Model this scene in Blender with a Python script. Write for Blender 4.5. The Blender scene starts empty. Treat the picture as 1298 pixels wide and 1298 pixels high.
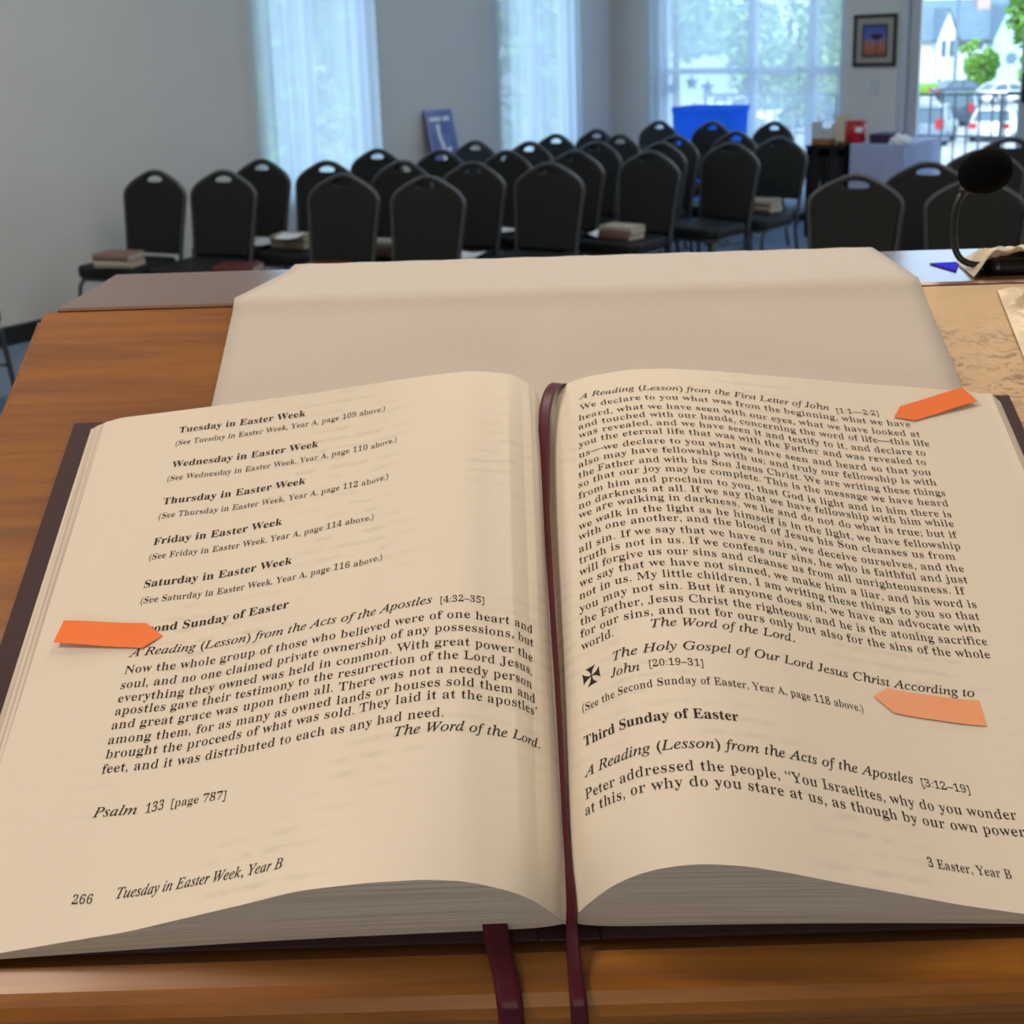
import bpy, bmesh, math, random
import numpy as np
from mathutils import Vector, Matrix, Euler

random.seed(7)
D = bpy.data
SC = bpy.context.scene
COL = SC.collection

# ------------------------------------------------------------------ camera
F_PX, CX, CY = 1500.0, 649.0, 410.0          # focal length and principal point of the (cropped) photo
PITCH, ROLL, PSI, EYE = math.radians(13.13), math.radians(1.72), math.radians(37.9), 1.52
cF = Vector((-math.sin(PSI) * math.cos(PITCH), math.cos(PSI) * math.cos(PITCH), -math.sin(PITCH)))
cR0 = Vector((math.cos(PSI), math.sin(PSI), 0))
cU0 = cR0.cross(cF)
cR = cR0 * math.cos(ROLL) - cU0 * math.sin(ROLL)
cU = cU0 * math.cos(ROLL) + cR0 * math.sin(ROLL)
CAM = Vector((0, 0, EYE))
cam_d = D.cameras.new('camera')
cam = D.objects.new('camera', cam_d)
COL.objects.link(cam)
cam.matrix_world = Matrix(((cR.x, cU.x, -cF.x, CAM.x), (cR.y, cU.y, -cF.y, CAM.y), (cR.z, cU.z, -cF.z, CAM.z), (0, 0, 0, 1)))
cam_d.sensor_width = 36.0
cam_d.lens = 36.0 * F_PX / 1298.0
cam_d.shift_y = -(649.0 - CY) / 1298.0
cam_d.clip_start = 0.02
cam_d.clip_end = 600
cam_d.dof.use_dof = True
cam_d.dof.focus_distance = 0.50
cam_d.dof.aperture_fstop = 22
SC.camera = cam


def ray(px, py):
    return cF + cR * ((px - CX) / F_PX) - cU * ((py - CY) / F_PX)


def at_z(px, py, z):
    d = ray(px, py)
    return CAM + d * ((z - EYE) / d.z)


def at_x(px, py, x):
    d = ray(px, py)
    return CAM + d * (x / d.x)


def at_y(px, py, y):
    d = ray(px, py)
    return CAM + d * (y / d.y)


def at_d(px, py, dist):
    return CAM + ray(px, py) * dist


# ------------------------------------------------------------------ world, sun, lamps, exposure
SC.view_settings.view_transform = 'Standard'
SC.view_settings.look = 'None'
SC.view_settings.exposure = 0.0
SC.view_settings.gamma = 1.0
SC.view_settings.use_curve_mapping = False
SC.cycles.max_bounces = 10
SC.cycles.transparent_max_bounces = 16
SC.cycles.sample_clamp_indirect = 4.0
SC.cycles.caustics_reflective = False
SC.cycles.caustics_refractive = False
world = D.worlds.new('overcast_sky')
world.use_nodes = True
SC.world = world
bg = world.node_tree.nodes['Background']
bg.inputs[0].default_value = (0.60, 0.79, 1.0, 1)
bg.inputs[1].default_value = 2.8


def lamp(name, kind, loc, energy, color, rot=(0, 0, 0), size=0.5, size_y=None):
    l = D.lights.new(name, kind)
    l.energy = energy
    l.color = color
    if kind == 'AREA':
        l.size = size
        if size_y:
            l.shape = 'RECTANGLE'
            l.size_y = size_y
    if kind == 'SUN':
        l.angle = math.radians(2)
    o = D.objects.new(name, l)
    COL.objects.link(o)
    o.location = loc
    o.rotation_euler = rot
    return o


CEIL = 4.2
lamp('sun', 'SUN', (0, 0, 20), 4.5, (1.0, 0.96, 0.88), (math.radians(48), 0, math.radians(28)))
# ceiling lamps of the room, all facing down just under the ceiling
lamp('ceiling_lamp_by_lectern', 'AREA', (-0.70, 3.51, CEIL - 0.05), 26, (1.0, 0.80, 0.60), size=0.12)
lamp('ceiling_panel_by_lectern', 'AREA', (-0.2, 1.9, CEIL - 0.05), 38, (1.0, 0.80, 0.61), size=1.3)
lamp('ceiling_lamp_behind_lectern', 'AREA', (-1.2, -1.3, CEIL - 0.05), 62, (1.0, 0.80, 0.64), size=0.9)
lamp('added_fill_behind_reader', 'AREA', (1.7, -2.25, 1.15), 15, (1.0, 0.84, 0.66), (math.radians(90), 0, PSI), size=0.7)  # added warm fill to brighten the page-block ends, no real fixture
lamp('ceiling_lamp_over_side_aisle', 'AREA', (-4.2, 1.6, CEIL - 0.05), 62, (1.0, 0.98, 0.90), size=1.2)
lamp('ceiling_lamp_over_chairs', 'AREA', (-2.6, 6.4, CEIL - 0.05), 42, (0.74, 0.90, 1.0), size=1.2)
lamp('ceiling_lamp_over_far_aisle', 'AREA', (2.5, 4.5, CEIL - 0.05), 40, (0.98, 0.95, 0.9), size=1.2)


# ------------------------------------------------------------------ materials
def mat(name, color, rough=0.6, spec=0.5, metal=0.0, coat=0.0, noise=0.0, nscale=20, bump=0.0, bscale=200, sheen=0.0):
    m = D.materials.new(name)
    m.use_nodes = True
    nt = m.node_tree
    b = nt.nodes['Principled BSDF']
    b.inputs['Base Color'].default_value = (*color, 1)
    b.inputs['Roughness'].default_value = rough
    b.inputs['Metallic'].default_value = metal
    b.inputs['Specular IOR Level'].default_value = spec
    b.inputs['Coat Weight'].default_value = coat
    b.inputs['Sheen Weight'].default_value = sheen
    tc = nt.nodes.new('ShaderNodeTexCoord')
    if noise:
        n = nt.nodes.new('ShaderNodeTexNoise')
        n.inputs['Scale'].default_value = nscale
        n.inputs['Detail'].default_value = 5
        nt.links.new(tc.outputs['Object'], n.inputs['Vector'])
        r = nt.nodes.new('ShaderNodeValToRGB')
        r.color_ramp.elements[0].position = 0.3
        r.color_ramp.elements[1].position = 0.7
        r.color_ramp.elements[0].color = (*[c * (1 - noise) for c in color], 1)
        r.color_ramp.elements[1].color = (*[min(1, c * (1 + noise)) for c in color], 1)
        nt.links.new(n.outputs['Fac'], r.inputs['Fac'])
        nt.links.new(r.outputs['Color'], b.inputs['Base Color'])
    if bump:
        n2 = nt.nodes.new('ShaderNodeTexNoise')
        n2.inputs['Scale'].default_value = bscale
        n2.inputs['Detail'].default_value = 3
        nt.links.new(tc.outputs['Object'], n2.inputs['Vector'])
        bp = nt.nodes.new('ShaderNodeBump')
        bp.inputs['Strength'].default_value = bump
        bp.inputs['Distance'].default_value = 0.002
        nt.links.new(n2.outputs['Fac'], bp.inputs['Height'])
        nt.links.new(bp.outputs['Normal'], b.inputs['Normal'])
    return m


def N(m, t, **kw):
    n = m.node_tree.nodes.new(t)
    for k, v in kw.items():
        n.inputs[k].default_value = v
    return n


def LK(m, a, b):
    m.node_tree.links.new(a, b)


def wood(name, dark, light, rough, coat, worn=False, scale=(3, 40, 40)):
    m = mat(name, light, rough, 0.5, coat=coat)
    b = m.node_tree.nodes['Principled BSDF']
    b.inputs['Coat Roughness'].default_value = 0.12
    tc = N(m, 'ShaderNodeTexCoord')
    mp = N(m, 'ShaderNodeMapping')
    mp.inputs['Scale'].default_value = scale
    LK(m, tc.outputs['Object'], mp.inputs['Vector'])
    n1 = N(m, 'ShaderNodeTexNoise', Scale=1.6, Detail=8, Roughness=0.6, Distortion=0.8)
    LK(m, mp.outputs['Vector'], n1.inputs['Vector'])
    mp2 = N(m, 'ShaderNodeMapping')
    mp2.inputs['Scale'].default_value = (scale[0] * 8, scale[1] * 12, scale[2] * 12)
    LK(m, tc.outputs['Object'], mp2.inputs['Vector'])
    n2 = N(m, 'ShaderNodeTexNoise', Scale=1.0, Detail=4)
    LK(m, mp2.outputs['Vector'], n2.inputs['Vector'])
    mx = N(m, 'ShaderNodeMath')
    mx.operation = 'MULTIPLY_ADD'
    mx.inputs[1].default_value = 0.25
    LK(m, n2.outputs['Fac'], mx.inputs[0])
    LK(m, n1.outputs['Fac'], mx.inputs[2])
    r = N(m, 'ShaderNodeValToRGB')
    r.color_ramp.elements[0].position = 0.42
    r.color_ramp.elements[1].position = 0.82
    r.color_ramp.elements[0].color = (*dark, 1)
    r.color_ramp.elements[1].color = (*light, 1)
    LK(m, mx.outputs[0], r.inputs['Fac'])
    col = r.outputs['Color']
    if worn:
        # varnish worn pale over the right part of the desk, with dark scratches in the bare wood
        sx = N(m, 'ShaderNodeSeparateXYZ')
        LK(m, tc.outputs['Object'], sx.inputs[0])
        wn = N(m, 'ShaderNodeTexNoise', Scale=9, Detail=6)
        LK(m, tc.outputs['Object'], wn.inputs['Vector'])
        ad = N(m, 'ShaderNodeMath')
        ad.operation = 'MULTIPLY_ADD'
        ad.inputs[1].default_value = 0.10
        LK(m, wn.outputs['Fac'], ad.inputs[0])
        LK(m, sx.outputs['X'], ad.inputs[2])
        mr = N(m, 'ShaderNodeMapRange')
        mr.inputs['From Min'].default_value = 0.215
        mr.inputs['From Max'].default_value = 0.265
        LK(m, ad.outputs[0], mr.inputs['Value'])
        pale = N(m, 'ShaderNodeMix')
        pale.data_type = 'RGBA'
        pale.inputs[6].default_value = (0.50, 0.31, 0.14, 1)
        pale.inputs[7].default_value = (0.74, 0.52, 0.29, 1)
        LK(m, n1.outputs['Fac'], pale.inputs[0])
        mps = N(m, 'ShaderNodeMapping')
        mps.inputs['Scale'].default_value = (75, 150, 150)
        LK(m, tc.outputs['Object'], mps.inputs['Vector'])
        sn = N(m, 'ShaderNodeTexNoise', Scale=1.0, Detail=7, Roughness=0.75, Distortion=1.2)
        LK(m, mps.outputs['Vector'], sn.inputs['Vector'])
        sr = N(m, 'ShaderNodeMapRange')
        sr.inputs['From Min'].default_value = 0.50
        sr.inputs['From Max'].default_value = 0.62
        LK(m, sn.outputs['Fac'], sr.inputs['Value'])
        # where the scratches gather: a band across the lower middle of the bare patch
        ymap = N(m, 'ShaderNodeMapRange')
        ymap.inputs['From Min'].default_value = 0.088
        ymap.inputs['From Max'].default_value = 0.062
        LK(m, sx.outputs['Y'], ymap.inputs['Value'])
        mul = N(m, 'ShaderNodeMath')
        mul.operation = 'MULTIPLY'
        LK(m, sr.outputs['Result'], mul.inputs[0])
        LK(m, ymap.outputs['Result'], mul.inputs[1])
        ml2 = N(m, 'ShaderNodeMath')
        ml2.operation = 'MULTIPLY'
        ml2.inputs[1].default_value = 0.75
        LK(m, mul.outputs[0], ml2.inputs[0])
        scr = N(m, 'ShaderNodeMix')
        scr.data_type = 'RGBA'
        scr.inputs[7].default_value = (0.15, 0.07, 0.025, 1)
        LK(m, ml2.outputs[0], scr.inputs[0])
        LK(m, pale.outputs[2], scr.inputs[6])
        fin = N(m, 'ShaderNodeMix')
        fin.data_type = 'RGBA'
        LK(m, mr.outputs['Result'], fin.inputs[0])
        LK(m, col, fin.inputs[6])
        LK(m, scr.outputs[2], fin.inputs[7])
        col = fin.outputs[2]
    LK(m, col, b.inputs['Base Color'])
    return m


def glass_mat(name, tint=(0.93, 0.97, 1.0), refl=0.06):
    m = D.materials.new(name)
    m.use_nodes = True
    nt = m.node_tree
    nt.nodes.remove(nt.nodes['Principled BSDF'])
    t = N(m, 'ShaderNodeBsdfTransparent')
    t.inputs[0].default_value = (*tint, 1)
    g = N(m, 'ShaderNodeBsdfGlossy')
    g.inputs['Roughness'].default_value = 0.02
    mx = N(m, 'ShaderNodeMixShader')
    mx.inputs[0].default_value = refl
    LK(m, t.outputs[0], mx.inputs[1])
    LK(m, g.outputs[0], mx.inputs[2])
    LK(m, mx.outputs[0], nt.nodes['Material Output'].inputs['Surface'])
    return m


def sheer_mat(name, see, trans, color=(0.9, 0.95, 1.0)):
    m = D.materials.new(name)
    m.use_nodes = True
    nt = m.node_tree
    nt.nodes.remove(nt.nodes['Principled BSDF'])
    t = N(m, 'ShaderNodeBsdfTransparent')
    tl = N(m, 'ShaderNodeBsdfTranslucent')
    tl.inputs[0].default_value = (*color, 1)
    df = N(m, 'ShaderNodeBsdfDiffuse')
    df.inputs[0].default_value = (*color, 1)
    m1 = N(m, 'ShaderNodeMixShader')
    m1.inputs[0].default_value = trans
    LK(m, df.outputs[0], m1.inputs[1])
    LK(m, tl.outputs[0], m1.inputs[2])
    m2 = N(m, 'ShaderNodeMixShader')
    m2.inputs[0].default_value = see
    LK(m, m1.outputs[0], m2.inputs[1])
    LK(m, t.outputs[0], m2.inputs[2])
    LK(m, m2.outputs[0], nt.nodes['Material Output'].inputs['Surface'])
    return m


def carpet_mat():
    m = mat('blue_grey_carpet', (0.155, 0.21, 0.285), 0.95, 0.1, noise=0.25, nscale=60, bump=0.6, bscale=400)
    return m


M = {}
M['wall'] = mat('painted_wall', (0.60, 0.60, 0.575), 0.85, 0.2, noise=0.02, nscale=3, bump=0.15, bscale=300)
M['ceiling'] = mat('ceiling_paint', (0.75, 0.75, 0.73), 0.9, 0.2, noise=0.02, nscale=4)
M['carpet'] = carpet_mat()
M['base'] = mat('black_rubber_baseboard', (0.012, 0.012, 0.014), 0.5, noise=0.1)
M['frame_white'] = mat('window_frame_paint', (0.55, 0.60, 0.66), 0.45, noise=0.02, nscale=5)
M['alu'] = mat('door_aluminium', (0.50, 0.54, 0.58), 0.35, metal=0.3, noise=0.03, nscale=8)
M['glass'] = glass_mat('window_glass')
M['sheer'] = sheer_mat('sheer_curtain_fabric', 0.15, 0.80, (0.76, 0.86, 0.94))
M['sheer_thin'] = sheer_mat('thin_sheer_fabric', 0.42, 0.85, (0.74, 0.88, 1.0))
M['black_pad'] = mat('black_vinyl', (0.0075, 0.009, 0.009), 0.6, 0.3, noise=0.15, nscale=40, bump=0.15, bscale=500)
M['chair_frame'] = mat('charcoal_tube', (0.045, 0.048, 0.055), 0.32, 0.6, noise=0.1, nscale=60)
M['wood'] = wood('varnished_wood', (0.165, 0.053, 0.003), (0.35, 0.125, 0.007), 0.45, 0.06, worn=True)
M['wood_plain'] = wood('varnished_wood_plain', (0.20, 0.066, 0.004), (0.40, 0.150, 0.010), 0.36, 0.15)
M['wood_ledge'] = wood('ledge_wood', (0.17, 0.085, 0.045), (0.25, 0.135, 0.085), 0.20, 0.5)
M['cloth'] = None
M['paper'] = None
M['ink'] = mat('printing_ink', (0.035, 0.026, 0.022), 0.7, 0.2, noise=0.1, nscale=200)
M['ribbon'] = mat('maroon_satin_ribbon', (0.085, 0.006, 0.016), 0.42, 0.35, noise=0.15, nscale=80)
M['cover'] = mat('maroon_book_cloth', (0.035, 0.007, 0.010), 0.6, noise=0.15, nscale=90, bump=0.3, bscale=900)
M['flag'] = mat('orange_flag_film', (1.0, 0.19, 0.015), 0.5, noise=0.03, nscale=60)
M['flag_pale'] = mat('pale_orange_flag_film', (1.0, 0.42, 0.20), 0.4, noise=0.03, nscale=60)
M['flag_end'] = mat('clear_flag_end', (0.80, 0.72, 0.60), 0.25, noise=0.02)
M['mic'] = mat('black_mic_metal', (0.008, 0.008, 0.009), 0.35, 0.5, noise=0.1)
M['foam'] = mat('black_foam', (0.004, 0.004, 0.004), 1.0, 0.05, noise=0.3, nscale=300, bump=0.6, bscale=900)
M['chrome'] = mat('bright_ring', (0.6, 0.6, 0.58), 0.25, metal=0.9, noise=0.05)
M['crumple'] = mat('crinkled_cream_paper', (0.84, 0.71, 0.51), 0.30, 0.6, noise=0.12, nscale=35)
M['sleeve'] = mat('lavender_plastic_sleeve', (0.42, 0.44, 0.66), 0.22, 0.5, noise=0.05, nscale=30)
M['blue_tri'] = mat('blue_triangle', (0.03, 0.03, 0.85), 0.8, 0.05, noise=0.05, nscale=50)
M['grey_book'] = mat('beige_book_cloth', (0.36, 0.31, 0.25), 0.7, noise=0.12, nscale=60)
M['brown_book'] = mat('brown_book_cloth', (0.20, 0.12, 0.09), 0.6, noise=0.12, nscale=60)
M['red_book'] = mat('red_book_cloth', (0.085, 0.006, 0.008), 0.45, noise=0.12, nscale=60)
M['pages'] = mat('book_pages', (0.55, 0.49, 0.38), 0.8, noise=0.1, nscale=120)
M['paper_white'] = mat('white_paper', (0.72, 0.75, 0.78), 0.6, noise=0.03, nscale=20)
M['poster_blue'] = None
M['lavender'] = mat('lavender_tablecloth', (0.34, 0.38, 0.56), 0.8, noise=0.05, nscale=15)
M['black_box'] = mat('black_laminate', (0.010, 0.010, 0.012), 0.4, noise=0.1)
M['orange_box'] = mat('orange_brown_card', (0.30, 0.12, 0.035), 0.6, noise=0.12, nscale=30)
M['brown_box'] = mat('dark_brown_card', (0.10, 0.055, 0.035), 0.6, noise=0.12, nscale=30)
M['red'] = mat('red_plastic', (0.42, 0.010, 0.016), 0.3, noise=0.08, nscale=12)
M['purple'] = mat('dark_purple_cover', (0.04, 0.02, 0.06), 0.5, noise=0.1)
M['frame_dark'] = mat('dark_picture_frame', (0.025, 0.020, 0.018), 0.4, noise=0.15, nscale=40)
M['mat_board'] = mat('grey_beige_mount', (0.30, 0.29, 0.24), 0.8, noise=0.06, nscale=60)
M['switch'] = mat('switch_plastic', (0.52, 0.54, 0.56), 0.4, noise=0.02)
M['railing'] = mat('dark_railing_paint', (0.13, 0.16, 0.19), 0.5, noise=0.1)
M['concrete'] = mat('pale_concrete', (0.62, 0.61, 0.58), 0.9, noise=0.12, nscale=0.6)
M['asphalt'] = mat('parking_asphalt', (0.42, 0.43, 0.44), 0.9, noise=0.15, nscale=0.4)
M['grass'] = mat('lawn_green', (0.16, 0.36, 0.04), 0.95, noise=0.2, nscale=1.0)
M['leaf'] = mat('bright_leaf', (0.22, 0.46, 0.07), 0.7, noise=0.35, nscale=1.3)
M['leaf2'] = mat('soft_leaf', (0.30, 0.48, 0.18), 0.7, noise=0.3, nscale=1.3)
M['bark'] = mat('tree_bark', (0.10, 0.075, 0.05), 0.9, noise=0.3, nscale=8)
M['siding'] = mat('white_siding', (0.74, 0.78, 0.80), 0.8, noise=0.04, nscale=2)
M['siding_pale'] = mat('pale_green_siding', (0.50, 0.66, 0.68), 0.8, noise=0.04, nscale=2)
M['roof'] = mat('blue_grey_shingle', (0.15, 0.23, 0.30), 0.9, noise=0.15, nscale=3)
M['dark_glass'] = mat('dark_window_glass', (0.10, 0.16, 0.20), 0.1, noise=0.1)
M['brick'] = mat('pink_brick', (0.62, 0.44, 0.40), 0.9, noise=0.15, nscale=4)
M['car_white'] = mat('white_car_paint', (0.86, 0.88, 0.88), 0.15, coat=0.6, noise=0.01)
M['car_dark'] = mat('dark_blue_car_paint', (0.045, 0.065, 0.095), 0.15, coat=0.6, noise=0.02)
M['car_grey'] = mat('grey_blue_car_paint', (0.20, 0.27, 0.34), 0.15, coat=0.6, noise=0.02)
M['tyre'] = mat('tyre_rubber', (0.02, 0.02, 0.022), 0.8, noise=0.1)
M['rim'] = mat('alloy_rim', (0.45, 0.47, 0.5), 0.3, metal=0.6, noise=0.05)
M['taillight'] = mat('red_taillight', (0.55, 0.02, 0.03), 0.2, noise=0.05)
M['bin_blue'] = sheer_mat('translucent_blue_plastic', 0.0, 0.75, (0.12, 0.44, 1.0))
M['star'] = mat('grey_paper_star', (0.25, 0.36, 0.48), 0.7, noise=0.05)


def cloth_material():
    m = mat('white_linen', (0.80, 0.74, 0.64), 0.9, 0.15, sheen=0.2)
    b = m.node_tree.nodes['Principled BSDF']
    tc = N(m, 'ShaderNodeTexCoord')
    out = []
    for sc in ((1500, 260, 260), (260, 1500, 1500)):
        mp = N(m, 'ShaderNodeMapping')
        mp.inputs['Scale'].default_value = sc
        LK(m, tc.outputs['Object'], mp.inputs['Vector'])
        n = N(m, 'ShaderNodeTexNoise', Scale=1.0, Detail=2)
        LK(m, mp.outputs['Vector'], n.inputs['Vector'])
        out.append(n.outputs['Fac'])
    add = N(m, 'ShaderNodeMath')
    add.operation = 'ADD'
    LK(m, out[0], add.inputs[0])
    LK(m, out[1], add.inputs[1])
    r = N(m, 'ShaderNodeValToRGB')
    r.color_ramp.elements[0].color = (0.62, 0.565, 0.495, 1)
    r.color_ramp.elements[1].color = (0.70, 0.645, 0.570, 1)
    hf = N(m, 'ShaderNodeMath')
    hf.operation = 'MULTIPLY'
    hf.inputs[1].default_value = 0.5
    LK(m, add.outputs[0], hf.inputs[0])
    LK(m, hf.outputs[0], r.inputs['Fac'])
    LK(m, r.outputs['Color'], b.inputs['Base Color'])
    bp = N(m, 'ShaderNodeBump')
    bp.inputs['Strength'].default_value = 0.35
    bp.inputs['Distance'].default_value = 0.0006
    LK(m, add.outputs[0], bp.inputs['Height'])
    LK(m, bp.outputs['Normal'], b.inputs['Normal'])
    return m


def paper_material():
    """cream paper; faint grey lines of the print on the other side show through (UV in metres on the page)"""
    m = mat('bible_paper', (0.84, 0.765, 0.64), 0.75, 0.25)
    b = m.node_tree.nodes['Principled BSDF']
    uv = N(m, 'ShaderNodeUVMap')
    uv.uv_map = 'page'
    sp = N(m, 'ShaderNodeSeparateXYZ')
    LK(m, uv.outputs['UV'], sp.inputs[0])
    w = N(m, 'ShaderNodeMath')
    w.operation = 'MULTIPLY'
    w.inputs[1].default_value = 2 * math.pi / 0.0064
    LK(m, sp.outputs['Y'], w.inputs[0])
    s = N(m, 'ShaderNodeMath')
    s.operation = 'SINE'
    LK(m, w.outputs[0], s.inputs[0])
    mp = N(m, 'ShaderNodeMapping')
    mp.inputs['Scale'].default_value = (110, 157, 1)
    LK(m, uv.outputs['UV'], mp.inputs['Vector'])
    n = N(m, 'ShaderNodeTexNoise', Scale=1.0, Detail=2)
    LK(m, mp.outputs['Vector'], n.inputs['Vector'])
    mr = N(m, 'ShaderNodeMapRange')
    mr.inputs['From Min'].default_value = -0.1
    mr.inputs['From Max'].default_value = 0.8
    LK(m, s.outputs[0], mr.inputs['Value'])
    mr2 = N(m, 'ShaderNodeMapRange')
    mr2.inputs['From Min'].default_value = 0.40
    mr2.inputs['From Max'].default_value = 0.62
    LK(m, n.outputs['Fac'], mr2.inputs['Value'])
    bl = N(m, 'ShaderNodeTexNoise', Scale=14.0, Detail=1)
    LK(m, uv.outputs['UV'], bl.inputs['Vector'])
    mr3 = N(m, 'ShaderNodeMapRange')
    mr3.inputs['From Min'].default_value = 0.46
    mr3.inputs['From Max'].default_value = 0.60
    LK(m, bl.outputs['Fac'], mr3.inputs['Value'])
    # the far side's text block ends before the margins
    edge = N(m, 'ShaderNodeMapRange')
    edge.inputs['From Min'].default_value = 0.205
    edge.inputs['From Max'].default_value = 0.190
    LK(m, sp.outputs['X'], edge.inputs['Value'])
    prev = mr.outputs['Result']
    for o in (mr2.outputs['Result'], mr3.outputs['Result'], edge.outputs['Result']):
        mu = N(m, 'ShaderNodeMath')
        mu.operation = 'MULTIPLY'
        LK(m, prev, mu.inputs[0])
        LK(m, o, mu.inputs[1])
        prev = mu.outputs[0]
    amt = N(m, 'ShaderNodeMath')
    amt.operation = 'MULTIPLY'
    amt.inputs[1].default_value = 0.20
    LK(m, prev, amt.inputs[0])
    mx = N(m, 'ShaderNodeMix')
    mx.data_type = 'RGBA'
    mx.inputs[6].default_value = (0.84, 0.765, 0.64, 1)
    mx.inputs[7].default_value = (0.42, 0.37, 0.30, 1)
    LK(m, amt.outputs[0], mx.inputs[0])
    LK(m, mx.outputs[2], b.inputs['Base Color'])
    return m


def page_edge_material():
    m = mat('page_edges', (0.72, 0.65, 0.54), 0.85, 0.15)
    b = m.node_tree.nodes['Principled BSDF']
    tc = N(m, 'ShaderNodeTexCoord')
    mp = N(m, 'ShaderNodeMapping')
    mp.inputs['Scale'].default_value = (8, 8, 1500)
    LK(m, tc.outputs['Object'], mp.inputs['Vector'])
    n = N(m, 'ShaderNodeTexNoise', Scale=1.0, Detail=3)
    LK(m, mp.outputs['Vector'], n.inputs['Vector'])
    r = N(m, 'ShaderNodeValToRGB')
    r.color_ramp.elements[0].position = 0.35
    r.color_ramp.elements[1].position = 0.6
    r.color_ramp.elements[0].color = (0.58, 0.50, 0.41, 1)
    r.color_ramp.elements[1].color = (0.82, 0.73, 0.62, 1)
    LK(m, n.outputs['Fac'], r.inputs['Fac'])
    LK(m, r.outputs['Color'], b.inputs['Base Color'])
    return m


M['cloth'] = cloth_material()
M['paper'] = paper_material()
M['edges'] = page_edge_material()


# ------------------------------------------------------------------ building helpers
def link(name, me, parent=None, m=None):
    o = D.objects.new(name, me)
    COL.objects.link(o)
    if parent is not None:
        o.parent = parent
    if m is not None:
        for k in (m if isinstance(m, (list, tuple)) else [m]):
            me.materials.append(k)
    return o


def bm_obj(name, bm, m=None, parent=None, smooth=False):
    me = D.meshes.new(name)
    bmesh.ops.recalc_face_normals(bm, faces=bm.faces)
    bm.to_mesh(me)
    bm.free()
    if smooth:
        me.polygons.foreach_set('use_smooth', [True] * len(me.polygons))
    return link(name, me, parent, m)


def thing(name, label, cat, loc=(0, 0, 0), rotz=0.0, group=None):
    o = D.objects.new(name, None)
    o.empty_display_size = 0.1
    COL.objects.link(o)
    o.location = loc
    o.rotation_euler = (0, 0, rotz)
    return tag(o, label, cat, group)


def tag(o, label, cat, group=None):
    o['label'] = label
    o['category'] = cat
    if group:
        o['group'] = group
    return o


def struct(o):
    o['kind'] = 'structure'
    return o


def box(bm, x0, x1, y0, y1, z0, z1, bev=0.0, seg=2, mtx=None, mi=0):
    r = bmesh.ops.create_cube(bm, size=1.0)
    vs = r['verts']
    for v in vs:
        v.co = Vector(((x0 + x1) / 2 + v.co.x * (x1 - x0), (y0 + y1) / 2 + v.co.y * (y1 - y0), (z0 + z1) / 2 + v.co.z * (z1 - z0)))
    if bev > 0:
        es = list({e for v in vs for e in v.link_edges})
        rr = bmesh.ops.bevel(bm, geom=es, offset=bev, segments=seg, affect='EDGES', profile=0.5)
        vs = list({v for f in rr['faces'] for v in f.verts} | {v for v in vs if v.is_valid})
    if mtx is not None:
        for v in vs:
            v.co = mtx @ v.co
    if mi:
        for f in {f for v in vs for f in v.link_faces}:
            f.material_index = mi
    return vs


def tube(bm, pts, rad, seg=10, cap=True):
    """a round tube along a list of points; rad is one number or one per point"""
    pts = [Vector(p) for p in pts]
    n = len(pts)
    rads = rad if isinstance(rad, (list, tuple)) else [rad] * n
    t0 = (pts[1] - pts[0]).normalized()
    ref = Vector((0, 0, 1)) if abs(t0.z) < 0.9 else Vector((1, 0, 0))
    nx = t0.cross(ref).normalized()
    rings = []
    for i, p in enumerate(pts):
        t = (pts[min(i + 1, n - 1)] - pts[max(i - 1, 0)]).normalized()
        nx = (nx - t * nx.dot(t)).normalized()
        ny = t.cross(nx)
        rings.append([bm.verts.new(p + (nx * math.cos(2 * math.pi * k / seg) + ny * math.sin(2 * math.pi * k / seg)) * rads[i]) for k in range(seg)])
    for a, b in zip(rings, rings[1:]):
        for k in range(seg):
            bm.faces.new((a[k], a[(k + 1) % seg], b[(k + 1) % seg], b[k]))
    if cap:
        bm.faces.new(rings[0][::-1])
        bm.faces.new(rings[-1])


def smooth_path(pts, sub=6):
    """Catmull-Rom through the points"""
    P = [Vector(p) for p in pts]
    out = []
    for i in range(len(P) - 1):
        p0, p1, p2, p3 = P[max(i - 1, 0)], P[i], P[i + 1], P[min(i + 2, len(P) - 1)]
        for k in range(sub):
            t = k / sub
            out.append(0.5 * ((2 * p1) + (p2 - p0) * t + (2 * p0 - 5 * p1 + 4 * p2 - p3) * t * t + (3 * p1 - p0 - 3 * p2 + p3) * t ** 3))
    out.append(P[-1])
    return out


def prism(bm, poly, axis, a0, a1, mi=0):
    """extrude a 2-D polygon along an axis: axis 'x' takes (y,z), 'y' takes (x,z), 'z' takes (x,y)"""
    def P(q, a):
        return {'x': (a, q[0], q[1]), 'y': (q[0], a, q[1]), 'z': (q[0], q[1], a)}[axis]
    A = [bm.verts.new(P(q, a0)) for q in poly]
    B = [bm.verts.new(P(q, a1)) for q in poly]
    n = len(poly)
    fs = [bm.faces.new(A[::-1]), bm.faces.new(B)]
    for i in range(n):
        fs.append(bm.faces.new((A[i], A[(i + 1) % n], B[(i + 1) % n], B[i])))
    for f in fs:
        f.material_index = mi
    return A + B


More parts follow.
